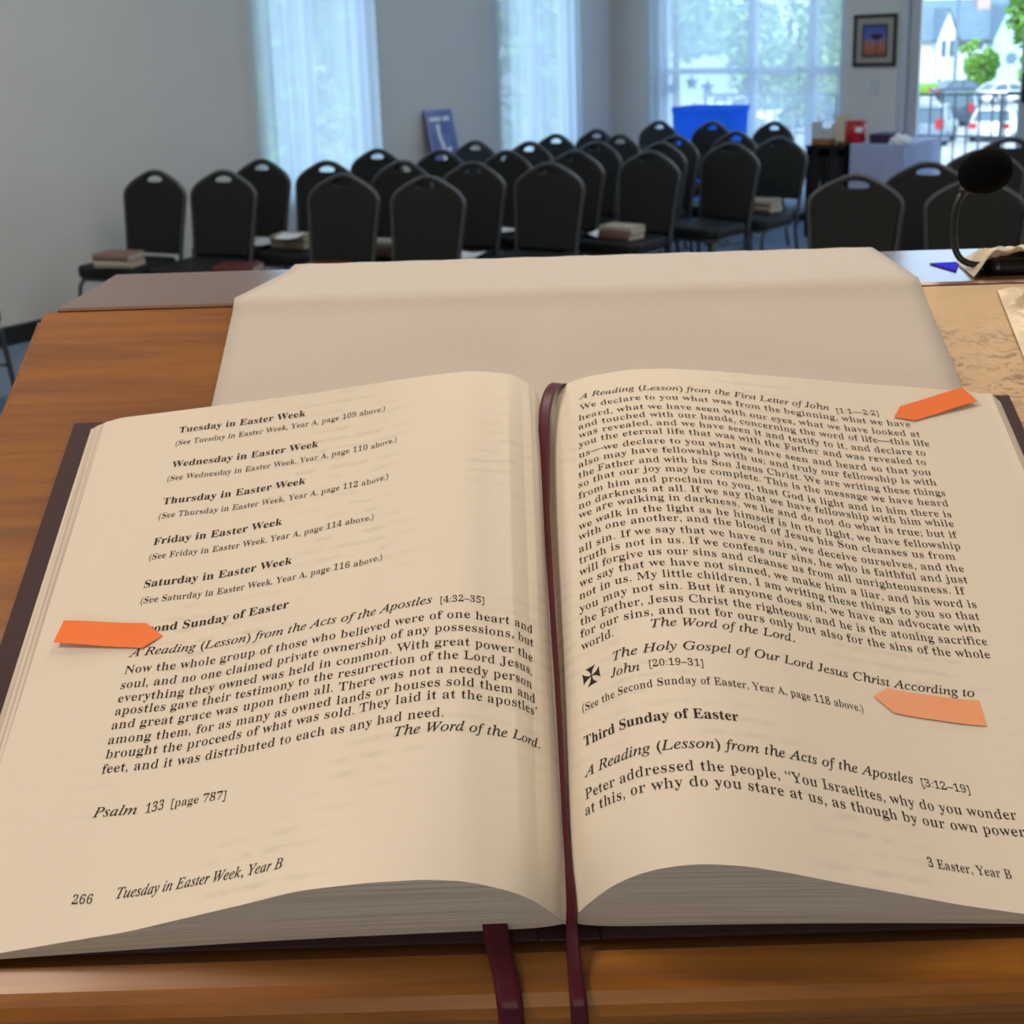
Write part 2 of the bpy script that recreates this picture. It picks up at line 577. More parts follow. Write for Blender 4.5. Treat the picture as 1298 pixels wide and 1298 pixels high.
def curve_slab(name, loops, extrude, bevel, m, parent=None, res=2):
    """a filled flat outline with holes (loops of 2-D points), thick and with rounded edges; lies in its local XY plane"""
    cu = D.curves.new(name, 'CURVE')
    cu.dimensions = '2D'
    cu.fill_mode = 'BOTH'
    cu.extrude = extrude
    cu.bevel_depth = bevel
    cu.bevel_resolution = res
    cu.offset = -bevel
    for lp in loops:
        s = cu.splines.new('POLY')
        s.points.add(len(lp) - 1)
        for p, q in zip(s.points, lp):
            p.co = (q[0], q[1], 0, 1)
        s.use_cyclic_u = True
    tmp = D.objects.new(name, cu)
    COL.objects.link(tmp)
    dg = bpy.context.evaluated_depsgraph_get()
    me = D.meshes.new_from_object(tmp.evaluated_get(dg))
    D.objects.remove(tmp)
    D.curves.remove(cu)
    me.materials.clear()
    me.name = name
    return link(name, me, parent, m)


def lathe(bm, prof, seg=24, mtx=None):
    rings = []
    for r, z in prof:
        rings.append([bm.verts.new((max(r, 1e-4) * math.cos(2 * math.pi * k / seg), max(r, 1e-4) * math.sin(2 * math.pi * k / seg), z)) for k in range(seg)])
    for a, b in zip(rings, rings[1:]):
        for k in range(seg):
            bm.faces.new((a[k], a[(k + 1) % seg], b[(k + 1) % seg], b[k]))
    bm.faces.new(rings[0][::-1])
    bm.faces.new(rings[-1])
    if mtx is not None:
        for rg in rings:
            for v in rg:
                v.co = mtx @ v.co


def dup(root, loc, rotz, label, group=None):
    r = root.copy()
    COL.objects.link(r)
    r.location = loc
    r.rotation_euler = (0, 0, rotz)
    r['label'] = label
    if group:
        r['group'] = group
    for ch in list(root.children):
        c = ch.copy()
        COL.objects.link(c)
        c.parent = r
        for g in list(ch.children):
            d = g.copy()
            COL.objects.link(d)
            d.parent = c
    return r


def empty_bm():
    return bmesh.new()


# measured page profiles (distance from gutter, height) at the foot and head of each page, and the lines of print
# (page, style, words, from across, up, to across, up)
BL=[(0, 0.01), (0.0042, 0.0146), (0.012, 0.0314), (0.0214, 0.0419), (0.0362, 0.0516), (0.051, 0.0549), (0.0719, 0.0542), (0.0964, 0.0502), (0.1191, 0.04), (0.1627, 0.0227), (0.2125, 0.0115), (0.2235, 0.0095), (0.237, 0.0062)]
BR=[(0, 0.01), (0.0025, 0.0182), (0.0051, 0.0241), (0.011, 0.0374), (0.0182, 0.0482), (0.0282, 0.0567), (0.0398, 0.0604), (0.0486, 0.0607), (0.0621, 0.058), (0.0777, 0.0517), (0.0972, 0.0424), (0.1185, 0.0334), (0.144, 0.0225), (0.169, 0.0145), (0.195, 0.0105), (0.2235, 0.0085), (0.237, 0.006)]
TL=[(0, 0.012), (0.0029, 0.027), (0.0152, 0.0382), (0.0356, 0.0414), (0.0522, 0.0397), (0.0772, 0.0358), (0.1197, 0.0275), (0.1758, 0.0185), (0.2288, 0.01), (0.237, 0.0062)]
TR=[(0, 0.012), (0.004, 0.022), (0.0096, 0.0276), (0.0219, 0.0343), (0.0465, 0.039), (0.0671, 0.0385), (0.088, 0.0357), (0.1304, 0.0285), (0.1738, 0.0204), (0.1956, 0.0171), (0.2336, 0.0101), (0.237, 0.0085)]
TEXT=[
('L', 'b', 'Tuesday in Easter Week', 0.1917, 0.2512, 0.1236, 0.2513),
('L', 'r', '(See Tuesday in Easter Week, Year A, page 109 above.)', 0.1918, 0.2424, 0.081, 0.2452),
('L', 'b', 'Wednesday in Easter Week', 0.191, 0.2274, 0.1145, 0.2288),
('L', 'r', '(See Wednesday in Easter Week, Year A, page 110 above.)', 0.1915, 0.2186, 0.0736, 0.2209),
('L', 'b', 'Thursday in Easter Week', 0.1909, 0.2036, 0.1186, 0.2055),
('L', 'r', '(See Thursday in Easter Week, Year A, page 112 above.)', 0.1911, 0.1949, 0.0764, 0.1973),
('L', 'b', 'Friday in Easter Week', 0.1906, 0.1791, 0.1274, 0.1818),
('L', 'r', '(See Friday in Easter Week, Year A, page 114 above.)', 0.1909, 0.1705, 0.082, 0.1742),
('L', 'b', 'Saturday in Easter Week', 0.1901, 0.1548, 0.1194, 0.1571),
('L', 'r', '(See Saturday in Easter Week, Year A, page 116 above.)', 0.1898, 0.146, 0.0761, 0.1483),
('L', 'b', 'Second Sunday of Easter', 0.1899, 0.1297, 0.1179, 0.1325),
('L', 'i', 'A Reading (Lesson) from the Acts of the Apostles', 0.1893, 0.1184, 0.0523, 0.1188),
('L', 'n', '[4:32–35]', 0.0487, 0.1185, 0.0302, 0.1191),
('L', 'r', 'Now the whole group of those who believed were of one heart and', 0.1894, 0.11, 0.01, 0.1106),
('L', 'r', 'soul, and no one claimed private ownership of any possessions, but', 0.1895, 0.1028, 0.0097, 0.1044),
('L', 'r', 'everything they owned was held in common. With great power the', 0.1893, 0.0964, 0.0104, 0.0972),
('L', 'r', 'apostles gave their testimony to the resurrection of the Lord Jesus,', 0.1891, 0.0904, 0.011, 0.0909),
('L', 'r', 'and great grace was upon them all. There was not a needy person', 0.1891, 0.084, 0.0112, 0.0846),
('L', 'r', 'among them, for as many as owned lands or houses sold them and', 0.189, 0.0773, 0.01, 0.0788),
('L', 'r', 'brought the proceeds of what was sold. They laid it at the apostles’', 0.1887, 0.0709, 0.0095, 0.0734),
('L', 'r', 'feet, and it was distributed to each as any had need.', 0.1888, 0.0645, 0.0461, 0.0651),
('L', 'i', 'The Word of the Lord.', 0.0651, 0.0585, 0.0087, 0.0600),
('L', 'i', 'Psalm', 0.1881, 0.0462, 0.1698, 0.0459),
('L', 'r', '133', 0.1662, 0.0458, 0.1589, 0.0466),
('L', 'r', '[page 787]', 0.1556, 0.0469, 0.1324, 0.0461),
('L', 'r', '266', 0.1881, 0.013, 0.1799, 0.0124),
('L', 'i', 'Tuesday in Easter Week, Year B', 0.1705, 0.0133, 0.1039, 0.0127),
('R', 'i', 'A Reading (Lesson) from the First Letter of John', 0.0182, 0.2475, 0.1478, 0.2452),
('R', 'r', 'We declare to you what was from the beginning, what we have', 0.0181, 0.2391, 0.1899, 0.2388),
('R', 'r', 'heard, what we have seen with our eyes, what we have looked at', 0.0172, 0.2315, 0.1934, 0.2325),
('R', 'r', 'and touched with our hands, concerning the word of life—this life', 0.0168, 0.2252, 0.1967, 0.2266),
('R', 'r', 'was revealed, and we have seen it and testify to it, and declare to', 0.0164, 0.2191, 0.1927, 0.2201),
('R', 'r', 'you the eternal life that was with the Father and was revealed to', 0.016, 0.213, 0.1912, 0.214),
('R', 'r', 'us—we declare to you what we have seen and heard so that you', 0.0156, 0.206, 0.1921, 0.2076),
('R', 'r', 'also may have fellowship with us; and truly our fellowship is with', 0.0152, 0.1998, 0.1932, 0.2014),
('R', 'r', 'the Father and with his Son Jesus Christ. We are writing these things', 0.0148, 0.1932, 0.1958, 0.1951),
('R', 'r', 'so that our joy may be complete. This is the message we have heard', 0.0144, 0.1873, 0.1955, 0.1888),
('R', 'r', 'from him and proclaim to you, that God is light and in him there is', 0.014, 0.1807, 0.1951, 0.1822),
('R', 'r', 'no darkness at all. If we say that we have fellowship with him while', 0.0136, 0.1745, 0.1947, 0.1767),
('R', 'r', 'we are walking in darkness, we lie and do not do what is true; but if', 0.0133, 0.169, 0.1945, 0.1702),
('R', 'r', 'we walk in the light as he himself is in the light, we have fellowship', 0.0129, 0.1625, 0.194, 0.1637),
('R', 'r', 'with one another, and the blood of Jesus his Son cleanses us from', 0.0125, 0.1568, 0.1898, 0.1576),
('R', 'r', 'all sin. If we say that we have no sin, we deceive ourselves, and the', 0.0124, 0.1499, 0.192, 0.1511),
('R', 'r', 'truth is not in us. If we confess our sins, he who is faithful and just', 0.0121, 0.1438, 0.192, 0.145),
('R', 'r', 'will forgive us our sins and cleanse us from all unrighteousness. If', 0.0117, 0.1375, 0.1888, 0.1388),
('R', 'r', 'we say that we have not sinned, we make him a liar, and his word is', 0.0113, 0.1316, 0.192, 0.1319),
('R', 'r', 'not in us. My little children, I am writing these things to you so that', 0.0109, 0.1253, 0.1916, 0.1257),
('R', 'r', 'you may not sin. But if anyone does sin, we have an advocate with', 0.0105, 0.1188, 0.1901, 0.1196),
('R', 'r', 'the Father, Jesus Christ the righteous; and he is the atoning sacrifice', 0.0106, 0.1122, 0.1911, 0.1131),
('R', 'r', 'for our sins, and not for ours only but also for the sins of the whole', 0.0102, 0.1063, 0.1904, 0.1066),
('R', 'r', 'world.', 0.0101, 0.1002, 0.0232, 0.1005),
('R', 'n', '[1:1—2:2]', 0.1516, 0.2442, 0.1745, 0.2454),
('R', 'i', 'The Word of the Lord.', 0.0385, 0.1003, 0.0991, 0.0999),
('R', 'i', 'The Holy Gospel of Our Lord Jesus Christ According to', 0.0222, 0.089, 0.1774, 0.0877),
('R', 'i', 'John', 0.0207, 0.0819, 0.0319, 0.0811),
('R', 'n', '[20:19–31]', 0.0357, 0.0819, 0.0571, 0.0812),
('R', 'r', '(See the Second Sunday of Easter, Year A, page 118 above.)', 0.0089, 0.0726, 0.1235, 0.0735),
('R', 'b', 'Third Sunday of Easter', 0.0086, 0.058, 0.0675, 0.058),
('R', 'i', 'A Reading (Lesson) from the Acts of the Apostles', 0.008, 0.0457, 0.1378, 0.0458),
('R', 'n', '[3:12–19]', 0.1413, 0.0456, 0.1618, 0.045),
('R', 'r', 'Peter addressed the people, “You Israelites, why do you wonder', 0.0078, 0.0373, 0.1785, 0.0356),
('R', 'r', 'at this, or why do you stare at us, as though by our own power', 0.0075, 0.0314, 0.1798, 0.029),
('R', 'r', '3 Easter, Year B', 0.1345, 0.0136, 0.1685, 0.0127)]

# ------------------------------------------------------------------ the room
LEFT_X, BACK_Y, RIGHT_X, FRONT_Y = -6.093, 9.504, 4.6, -3.6
WIN_TOP = 3.75


def wall_with_holes(name, axis, pos, thick, lo, hi, holes, m):
    """a wall as one mesh: full-height strips between the openings and the pieces above and below them"""
    bm = bmesh.new()

    def put(a0, a1, z0, z1):
        if a1 - a0 < 1e-4 or z1 - z0 < 1e-4:
            return
        if axis == 'x':
            box(bm, min(pos, pos + thick), max(pos, pos + thick), a0, a1, z0, z1)
        else:
            box(bm, a0, a1, min(pos, pos + thick), max(pos, pos + thick), z0, z1)
    a = lo
    for h0, h1, z0, z1 in sorted(holes):
        put(a, h0, 0, CEIL)
        put(h0, h1, 0, z0)
        put(h0, h1, z1, CEIL)
        a = h1
    put(a, hi, 0, CEIL)
    return struct(bm_obj(name, bm, m))


WA = (5.205, 6.265)         # the two curtained windows of the left wall, along y
WB = (7.765, 8.83)
W3 = (-5.62, -3.885)       # the big window of the back wall, along x
DR = (-3.42, -2.36)        # the glazed door of the back wall
T = 0.16
wall_with_holes('wall_left', 'x', LEFT_X, -T, FRONT_Y - T, BACK_Y, [(WA[0], WA[1], 0.58, WIN_TOP), (WB[0], WB[1], 0.58, WIN_TOP)], M['wall'])
wall_with_holes('wall_back', 'y', BACK_Y, T, LEFT_X - T, RIGHT_X + T,
                [(W3[0], W3[1], 0.22, WIN_TOP), (DR[0], DR[1], 0.0, WIN_TOP), (-1.95, 0.3, 0.22, WIN_TOP), (1.6, 3.6, 0.22, WIN_TOP)], M['wall'])
wall_with_holes('wall_right', 'x', RIGHT_X, T, FRONT_Y - T, BACK_Y, [], M['wall'])
wall_with_holes('wall_front', 'y', FRONT_Y, -T, LEFT_X, RIGHT_X, [], M['wall'])
bm = empty_bm()
box(bm, LEFT_X - T, RIGHT_X + T, FRONT_Y - T, BACK_Y + T, -0.2, 0.0)
struct(bm_obj('floor', bm, M['carpet']))
bm = empty_bm()
box(bm, LEFT_X - T, RIGHT_X + T, FRONT_Y - T, BACK_Y + T, CEIL, CEIL + 0.15)
struct(bm_obj('ceiling', bm, M['ceiling']))
bm = empty_bm()
prism(bm, [(LEFT_X, 0), (LEFT_X + 0.012, 0), (LEFT_X + 0.012, 0.10), (LEFT_X + 0.006, 0.108), (LEFT_X, 0.108)], 'y', FRONT_Y, BACK_Y)
struct(bm_obj('baseboard_left', bm, M['base']))
bm = empty_bm()
for x0, x1 in ((LEFT_X + 0.012, W3[1] + 0.5), (DR[1], RIGHT_X)):
    prism(bm, [(BACK_Y, 0), (BACK_Y - 0.012, 0), (BACK_Y - 0.012, 0.10), (BACK_Y - 0.006, 0.108), (BACK_Y, 0.108)], 'x', x0, min(x1, DR[0] - 0.06) if x0 < DR[0] else x1)
struct(bm_obj('baseboard_back', bm, M['base']))


def window(name, axis, a0, a1, z0, z1, verts, horis, m):
    """frame with mullions in the wall opening; the pane is a child of the frame"""
    bm = bmesh.new()
    fw, fd = 0.05, 0.07

    def put(p0, p1, q0, q1, d0=0.045, d1=0.045 + fd):
        if axis == 'x':
            box(bm, LEFT_X - d1, LEFT_X - d0, p0, p1, q0, q1, 0.006, 1)
        else:
            box(bm, p0, p1, BACK_Y + d0, BACK_Y + d1, q0, q1, 0.006, 1)
    put(a0, a0 + fw, z0, z1)
    put(a1 - fw, a1, z0, z1)
    put(a0, a1, z0, z0 + fw)
    put(a0, a1, z1 - fw, z1)
    for a, w in verts:
        put(a - w / 2, a + w / 2, z0, z1)
    for z, w in horis:
        put(a0, a1, z - w / 2, z + w / 2, 0.05, 0.05 + fd - 0.01)
    fr = struct(bm_obj(name, bm, m))
    bm = bmesh.new()
    if axis == 'x':
        box(bm, LEFT_X - 0.085, LEFT_X - 0.079, a0, a1, z0, z1)
    else:
        box(bm, a0, a1, BACK_Y + 0.079, BACK_Y + 0.085, z0, z1)
    bm_obj('pane', bm, M['glass'], fr)
    bm = bmesh.new()
    if axis == 'x':
        box(bm, LEFT_X - 0.10, LEFT_X + 0.03, a0 + 0.002, a1 - 0.002, z0 - 0.02, z0 + 0.004, 0.004, 1)
        bm_obj('sill', bm, m, fr)
    else:
        bm.free()
    return fr


window('window_1', 'x', WA[0], WA[1], 0.58, WIN_TOP, [((WA[0] + WA[1]) / 2, 0.05)], [(2.1, 0.05)], M['frame_white'])
window('window_2', 'x', WB[0], WB[1], 0.58, WIN_TOP, [((WB[0] + WB[1]) / 2, 0.05)], [(2.1, 0.05)], M['frame_white'])
window('window_3', 'y', W3[0], W3[1], 0.22, WIN_TOP, [(-4.735, 0.075), (-4.185, 0.065)], [(1.265, 0.055), (2.55, 0.055)], M['frame_white'])
window('window_4', 'y', -1.95, 0.3, 0.22, WIN_TOP, [(-0.8, 0.07)], [(1.265, 0.055)], M['frame_white'])
window('window_5', 'y', 1.6, 3.6, 0.22, WIN_TOP, [(2.6, 0.07)], [(1.265, 0.055)], M['frame_white'])

# glazed aluminium door with side jamb
bm = empty_bm()
for x0, x1, z0, z1, d0, d1 in ((DR[0], DR[0] + 0.055, 0, WIN_TOP, -0.03, 0.13), (DR[1] - 0.055, DR[1], 0, WIN_TOP, -0.03, 0.13), (DR[0], DR[1], 2.30, 2.40, 0.0, 0.13),
                               (DR[0], DR[1], WIN_TOP - 0.06, WIN_TOP, 0.0, 0.13)):
    box(bm, x0, x1, BACK_Y + d0, BACK_Y + d1, z0, z1, 0.006, 1)
jam = struct(bm_obj('door_1', bm, M['alu']))
bm = empty_bm()
dx0, dx1 = DR[0] + 0.06, DR[1] - 0.06
for x0, x1, z0, z1 in ((dx0, dx0 + 0.085, 0.01, 2.295), (dx1 - 0.085, dx1, 0.01, 2.295), (dx0 + 0.085, dx1 - 0.085, 0.01, 0.26), (dx0 + 0.085, dx1 - 0.085, 2.19, 2.295)):
    box(bm, x0, x1, BACK_Y + 0.03, BACK_Y + 0.075, z0, z1, 0.005, 1)
leaf = bm_obj('door_leaf', bm, M['alu'], jam)
bm = empty_bm()
box(bm, dx0 + 0.08, dx1 - 0.08, BACK_Y + 0.049, BACK_Y + 0.055, 0.25, 2.2)
bm_obj('pane', bm, M['glass'], leaf)
bm = empty_bm()
box(bm, DR[0] + 0.05, DR[1] - 0.05, BACK_Y + 0.049, BACK_Y + 0.055, 2.39, WIN_TOP - 0.05)
bm_obj('transom_pane', bm, M['glass'], jam)
bm = empty_bm()
box(bm, dx1 - 0.07, dx1 - 0.03, BACK_Y + 0.005, BACK_Y + 0.03, 1.0, 1.22, 0.008, 2)
tube(bm, [(dx1 - 0.05, BACK_Y + 0.012, 1.08), (dx1 - 0.05, BACK_Y - 0.05, 1.08), (dx1 - 0.15, BACK_Y - 0.05, 1.08)], 0.009, 8)
bm_obj('door_handle', bm, M['frame_dark'], leaf)


# ------------------------------------------------------------------ sheer curtains
def curtain(name, label, axis, a0, a1, z0, z1, off, folds, amp, m, flare=0.0, seed=1, bottom_shift=0.0):
    rnd = random.Random(seed)
    bm = bmesh.new()
    nu, nv = folds * 10, 26
    ph = [rnd.uniform(0, 6.28) for _ in range(6)]
    rows = []
    for j in range(nv + 1):
        t = j / nv
        z = z1 + (z0 - z1) * t
        row = []
        for i in range(nu + 1):
            s = i / nu
            w = s + 0.010 * math.sin(3 * 6.28 * s + ph[1]) + 0.012 * t * math.sin(2.1 * 6.28 * s + ph[0])
            aa = a0 + (a1 - a0) * s + bottom_shift * t + flare * (t ** 3) * (s - 0.5) * 2
            dd = amp * (0.55 + 0.45 * t) * (math.sin(6.28 * folds * w + ph[2]) + 0.45 * math.sin(6.28 * folds * 0.53 * w + ph[3] + 1.5 * t) + 0.3 * math.sin(6.28 * folds * 1.7 * w + ph[4]))
            row.append(bm.verts.new((LEFT_X + off + dd, aa, z) if axis == 'x' else (aa, BACK_Y - off - dd, z)))
        rows.append(row)
    for a, b in zip(rows, rows[1:]):
        for i in range(nu):
            bm.faces.new((a[i], a[i + 1], b[i + 1], b[i]))
    root = thing(name, label, 'curtain', ((LEFT_X + off, (a0 + a1) / 2, 0) if axis == 'x' else ((a0 + a1) / 2, BACK_Y - off, 0)))
    o = bm_obj('curtain_panel', bm, m, root, smooth=True)
    o.location = -root.location
    bm = bmesh.new()
    zz = z1 + 0.02
    if axis == 'x':
        pts = [(LEFT_X + 0.001, a0 - 0.08, zz), (LEFT_X + off, a0 - 0.08, zz), (LEFT_X + off, a1 + 0.08, zz), (LEFT_X + 0.001, a1 + 0.08, zz)]
    else:
        pts = [(a0 - 0.06, BACK_Y - 0.001, zz), (a0 - 0.06, BACK_Y - off, zz), (a1 + 0.06, BACK_Y - off, zz), (a1 + 0.06, BACK_Y - 0.001, zz)]
    tube(bm, pts, 0.012, 8)
    r = bm_obj('curtain_rod', bm, M['frame_white'], root)
    r.location = -root.location
    return root


curtain('sheer_curtain', 'white sheer curtain hanging in folds over the nearer left-hand window', 'x', WA[0] - 0.075, WA[1] - 0.01, 0.06, WIN_TOP - 0.2, 0.075, 9, 0.017, M['sheer'], 0.02, 3)
curtain('sheer_curtain', 'white sheer curtain over the window nearest the room corner', 'x', WB[0] - 0.135, WB[1] - 0.02, 0.06, WIN_TOP - 0.2, 0.075, 9, 0.017, M['sheer'], 0.05, 9)
curtain('sheer_curtain', 'thin see-through sheer drawn flat across the wide back window', 'y', W3[0] - 0.10, W3[1] + 0.0, 0.06, WIN_TOP - 0.2, 0.06, 16, 0.006, M['sheer_thin'], 0.0, 5)

# ------------------------------------------------------------------ lectern
FWD = Vector((-math.sin(PSI), math.cos(PSI), 0))
TILT = math.radians(30.1)
P0L = Vector((0.0148, 0.3846, 1.1879))              # spine foot of the book, in the lectern's own directions
LX, LY = 0.03, 0.60                                  # the lectern's centre


def lat(x, y, z):
    return cR0 * x + FWD * y + Vector((0, 0, z))


uW = cR0.copy()
vW = FWD * math.cos(TILT) + Vector((0, 0, math.sin(TILT)))
nW = uW.cross(vW)
P0 = lat(*P0L)
BOOK_M = Matrix(((uW.x, vW.x, nW.x, P0.x), (uW.y, vW.y, nW.y, P0.y), (uW.z, vW.z, nW.z, P0.z), (0, 0, 0, 1)))


def slope(a, b, h=0.0):
    """a point of the sloping desk (across, up the slope, off it) in the lectern's own frame, relative to its centre"""
    return Vector((P0L.x + a - LX, P0L.y + b * math.cos(TILT) - h * math.sin(TILT) - LY, P0L.z + b * math.sin(TILT) + h * math.cos(TILT)))


def on_desk(px, py, h=0.0):
    """where a line of sight meets the desk plane lifted by h: (across, up the slope)"""
    d = ray(px, py)
    q = P0 + nW * h
    s = (q - CAM).dot(nW) / d.dot(nW)
    X = CAM + d * s - P0
    return X.dot(uW), X.dot(vW)


lec = thing('lectern', 'tall varnished wooden lectern with sloping reading desk and flat back ledge', 'lectern', lat(LX, LY, 0), PSI)
DX0, DX1 = -0.303 + P0L.x - LX, 0.43 + P0L.x - LX
VC = 0.3685
ZL = 1.373
crease = slope(0, VC, -0.002)
yl0 = crease.y
yl1 = 0.822 - LY


def prof_yz(pts):
    return [(slope(0, b, h).y, slope(0, b, h).z) for b, h in pts]


bm = empty_bm()
prism(bm, prof_yz([(-0.0035, -0.002), (VC, -0.002), (VC, -0.024), (-0.0035, -0.024)]), 'x', DX0, DX1)
bmesh.ops.bevel(bm, geom=[e for e in bm.edges if abs(e.verts[0].co.x - e.verts[1].co.x) < 1e-6], offset=0.004, segments=3, affect='EDGES')
bm_obj('desk_top', bm, M['wood'], lec)
bm = empty_bm()
poly = [(yl0 + 0.0006, ZL - 0.0012), (yl0 + 0.003, ZL), (yl1 - 0.004, ZL), (yl1, ZL - 0.006), (yl1, ZL - 0.024), (yl0 + 0.012, ZL - 0.024)]
A = [bm.verts.new((DX0 + 0.012, y, z)) for y, z in poly]
Bv = [bm.verts.new((DX1, y, z)) for y, z in poly]
bm.faces.new(A[::-1])
bm.faces.new(Bv)
for i in range(len(poly)):
    bm.faces.new((A[i], A[(i + 1) % len(poly)], Bv[(i + 1) % len(poly)], Bv[i]))
bm_obj('back_ledge', bm, M['wood_ledge'], lec)
# rounded book stop along the front edge
bm = empty_bm()
pr = [(-0.0036, -0.024), (-0.0036, 0.0015)]
for k in range(9):
    a = math.radians(90 + 175 * k / 8)
    pr.append((-0.0125 + 0.0125 * math.cos(a), -0.011 + 0.0125 * math.sin(a)))
pr.append((-0.0125, -0.0240))
prism(bm, prof_yz(pr), 'x', DX0, DX1)
bm_obj('book_stop', bm, M['wood_plain'], lec, smooth=False)
# body: front, back, sides, plinth
f0 = slope(0, 0.012, -0.024)
bm = empty_bm()
box(bm, DX0 + 0.03, DX1 - 0.03, f0.y, f0.y + 0.02, 0.09, f0.z)
bm_obj('front_panel', bm, M['wood_plain'], lec)
bm = empty_bm()
box(bm, DX0 + 0.03, DX1 - 0.03, yl1 - 0.06, yl1 - 0.04, 0.09, ZL - 0.0245)
bm_obj('back_panel', bm, M['wood_plain'], lec)
top2 = slope(0, VC - 0.01, -0.0245)
for s, x in ((0, DX0 + 0.01), (1, DX1 - 0.03)):
    bm = empty_bm()
    prism(bm, [(f0.y + 0.001, 0.09), (yl1 - 0.041, 0.09), (yl1 - 0.041, ZL - 0.025), (top2.y + 0.01, ZL - 0.025), (f0.y + 0.001, f0.z - 0.001)], 'x', x, x + 0.02)
    bm_obj('side_panel', bm, M['wood_plain'], lec)
bm = empty_bm()
box(bm, DX0 - 0.01, DX1 + 0.01, f0.y - 0.03, yl1, 0.0, 0.09, 0.006, 2)
bm_obj('plinth', bm, M['wood_plain'], lec)

# linen runner over desk and ledge
bm = empty_bm()
rows = []
path = []
for k in range(41):
    b = 0.012 + (VC - 0.007 - 0.012) * k / 40
    path.append((slope(0, b, -0.0012), -0.183 + 0.0, 0.2335))
pc = slope(0, VC - 0.002, -0.0002)
path.append((Vector((0, pc.y, pc.z)), -0.183, 0.2335))
path.append((Vector((0, yl0 + 0.0025, ZL + 0.0022)), -0.183, 0.2335))
for k in range(1, 16):
    t = k / 15
    path.append((Vector((0, yl0 + 0.004 + (yl1 - yl0 - 0.006) * t, ZL + 0.0018)), -0.183 + 0.017 * min(1, t * 1.3), 0.2335 + 0.006 * t))
for k in range(1, 14):
    path.append((Vector((0, yl1 + 0.004 + 0.002 * math.sin(k), ZL - 0.004 - 0.02 * k)), -0.166, 0.2395))
for P, a0, a1 in path:
    rows.append([bm.verts.new((P0L.x - LX + a0 + (a1 - a0) * i / 40, P.y, P.z + 0.00025 * math.sin(i * 1.7) * math.cos(P.y * 60))) for i in range(41)])
for a, b in zip(rows, rows[1:]):
    for i in range(40):
        bm.faces.new((a[i], a[i + 1], b[i + 1], b[i]))
runner = bm_obj('linen_runner', bm, M['cloth'], None, smooth=True)
runner.location = lec.location
runner.rotation_euler = (0, 0, PSI)
sm = runner.modifiers.new('thickness', 'SOLIDIFY')
sm.thickness = 0.0014
sm.offset = 1.0
tag(runner, 'cream linen runner draped over the lectern beneath the open book', 'cloth')

# ------------------------------------------------------------------ the open book (local frame: across, up the page, off the desk)
def vbot(a):
    return 0.0035 - 0.0055 * np.minimum(a / 0.22, 1.1) ** 2


def vtop(a):
    return 0.2655 + 0.003 * np.minimum(a / 0.22, 1.1) ** 2


# how much fuller (or flatter) the leaves lie halfway up than between foot and head
BULGE = {'R': ([0, .012, .026, .09, .125, .15, .3], [0, 0, .005, .0052, .001, 0, 0]),
         'L': ([0, .011, .018, .04, .053, .066, .085, .115, .15, .185, .3], [0, 0, .0045, .0045, .003, .001, -.0038, -.004, -.0032, 0, 0])}
PROF = {'L': (np.array(BL), np.array(TL)), 'R': (np.array(BR), np.array(TR))}


def smooth_interp(a, P):
    """profile through the measured points, rounded a little"""
    acc = 0
    for d, w in ((-0.004, 0.2), (-0.002, 0.2), (0, 0.2), (0.002, 0.2), (0.004, 0.2)):
        k = np.minimum(1, np.abs(a) / 0.006)
        acc = acc + w * np.interp(np.abs(a + d * k), P[:, 0], P[:, 1])
    return acc


def surf(side, a, v):
    b, t = PROF[side]
    a = np.asarray(a, float)
    v = np.asarray(v, float)
    k = np.clip((v - vbot(a)) / (vtop(a) - vbot(a)), 0, 1)
    g = 0.014 * np.exp(-(a / 0.0145) ** 2) * (1 - (2 * k - 1) ** 8)
    g = g + np.interp(a, *BULGE[side]) * (1 - (2 * k - 1) ** 4)
    nb, nt = smooth_interp(a, b), smooth_interp(a, t)
    return nb + (nt - nb) * k + g


EDGE = {'L': 0.2365, 'R': 0.2430}
_aa = np.linspace(0, 0.2365, 900)


def arc_table(side, v):
    n_ = surf(side, _aa, np.full_like(_aa, v))
    return np.concatenate([[0], np.cumsum(np.hypot(np.diff(_aa), np.diff(n_)))])


BOLD = {}
ITAL = {}
for i in range(26):
    BOLD[chr(65 + i)] = chr(0x1D400 + i)
    BOLD[chr(97 + i)] = chr(0x1D41A + i)
    ITAL[chr(65 + i)] = chr(0x1D434 + i)
    ITAL[chr(97 + i)] = chr(0x1D44E + i)
ITAL['h'] = '\u210e'
for i in range(10):
    BOLD[chr(48 + i)] = chr(0x1D7CE + i)


def bezier_loops(cu):
    """the outlines of a text curve as closed point loops"""
    loops = []
    for s in cu.splines:
        bp = s.bezier_points
        n = len(bp)
        if n < 2:
            continue
        pts = []
        for i in range(n):
            a, b = bp[i], bp[(i + 1) % n]
            p0, p1, p2, p3 = (np.array(q[:2]) for q in (a.co, a.handle_right, b.handle_left, b.co))
            straight = np.linalg.norm(p1 - p0 - (p3 - p0) / 3) < 0.004 and np.linalg.norm(p2 - p3 + (p3 - p0) / 3) < 0.004
            m = max(1, int(np.linalg.norm(p3 - p0) / 0.14)) if straight else 4
            for k in range(m):
                t = k / m
                pts.append((1 - t) ** 3 * p0 + 3 * t * (1 - t) ** 2 * p1 + 3 * t * t * (1 - t) * p2 + t ** 3 * p3)
        P = np.array(pts)
        keep = np.linalg.norm(P - np.roll(P, 1, 0), axis=1) > 1e-5
        loops.append(P[keep])
    return loops


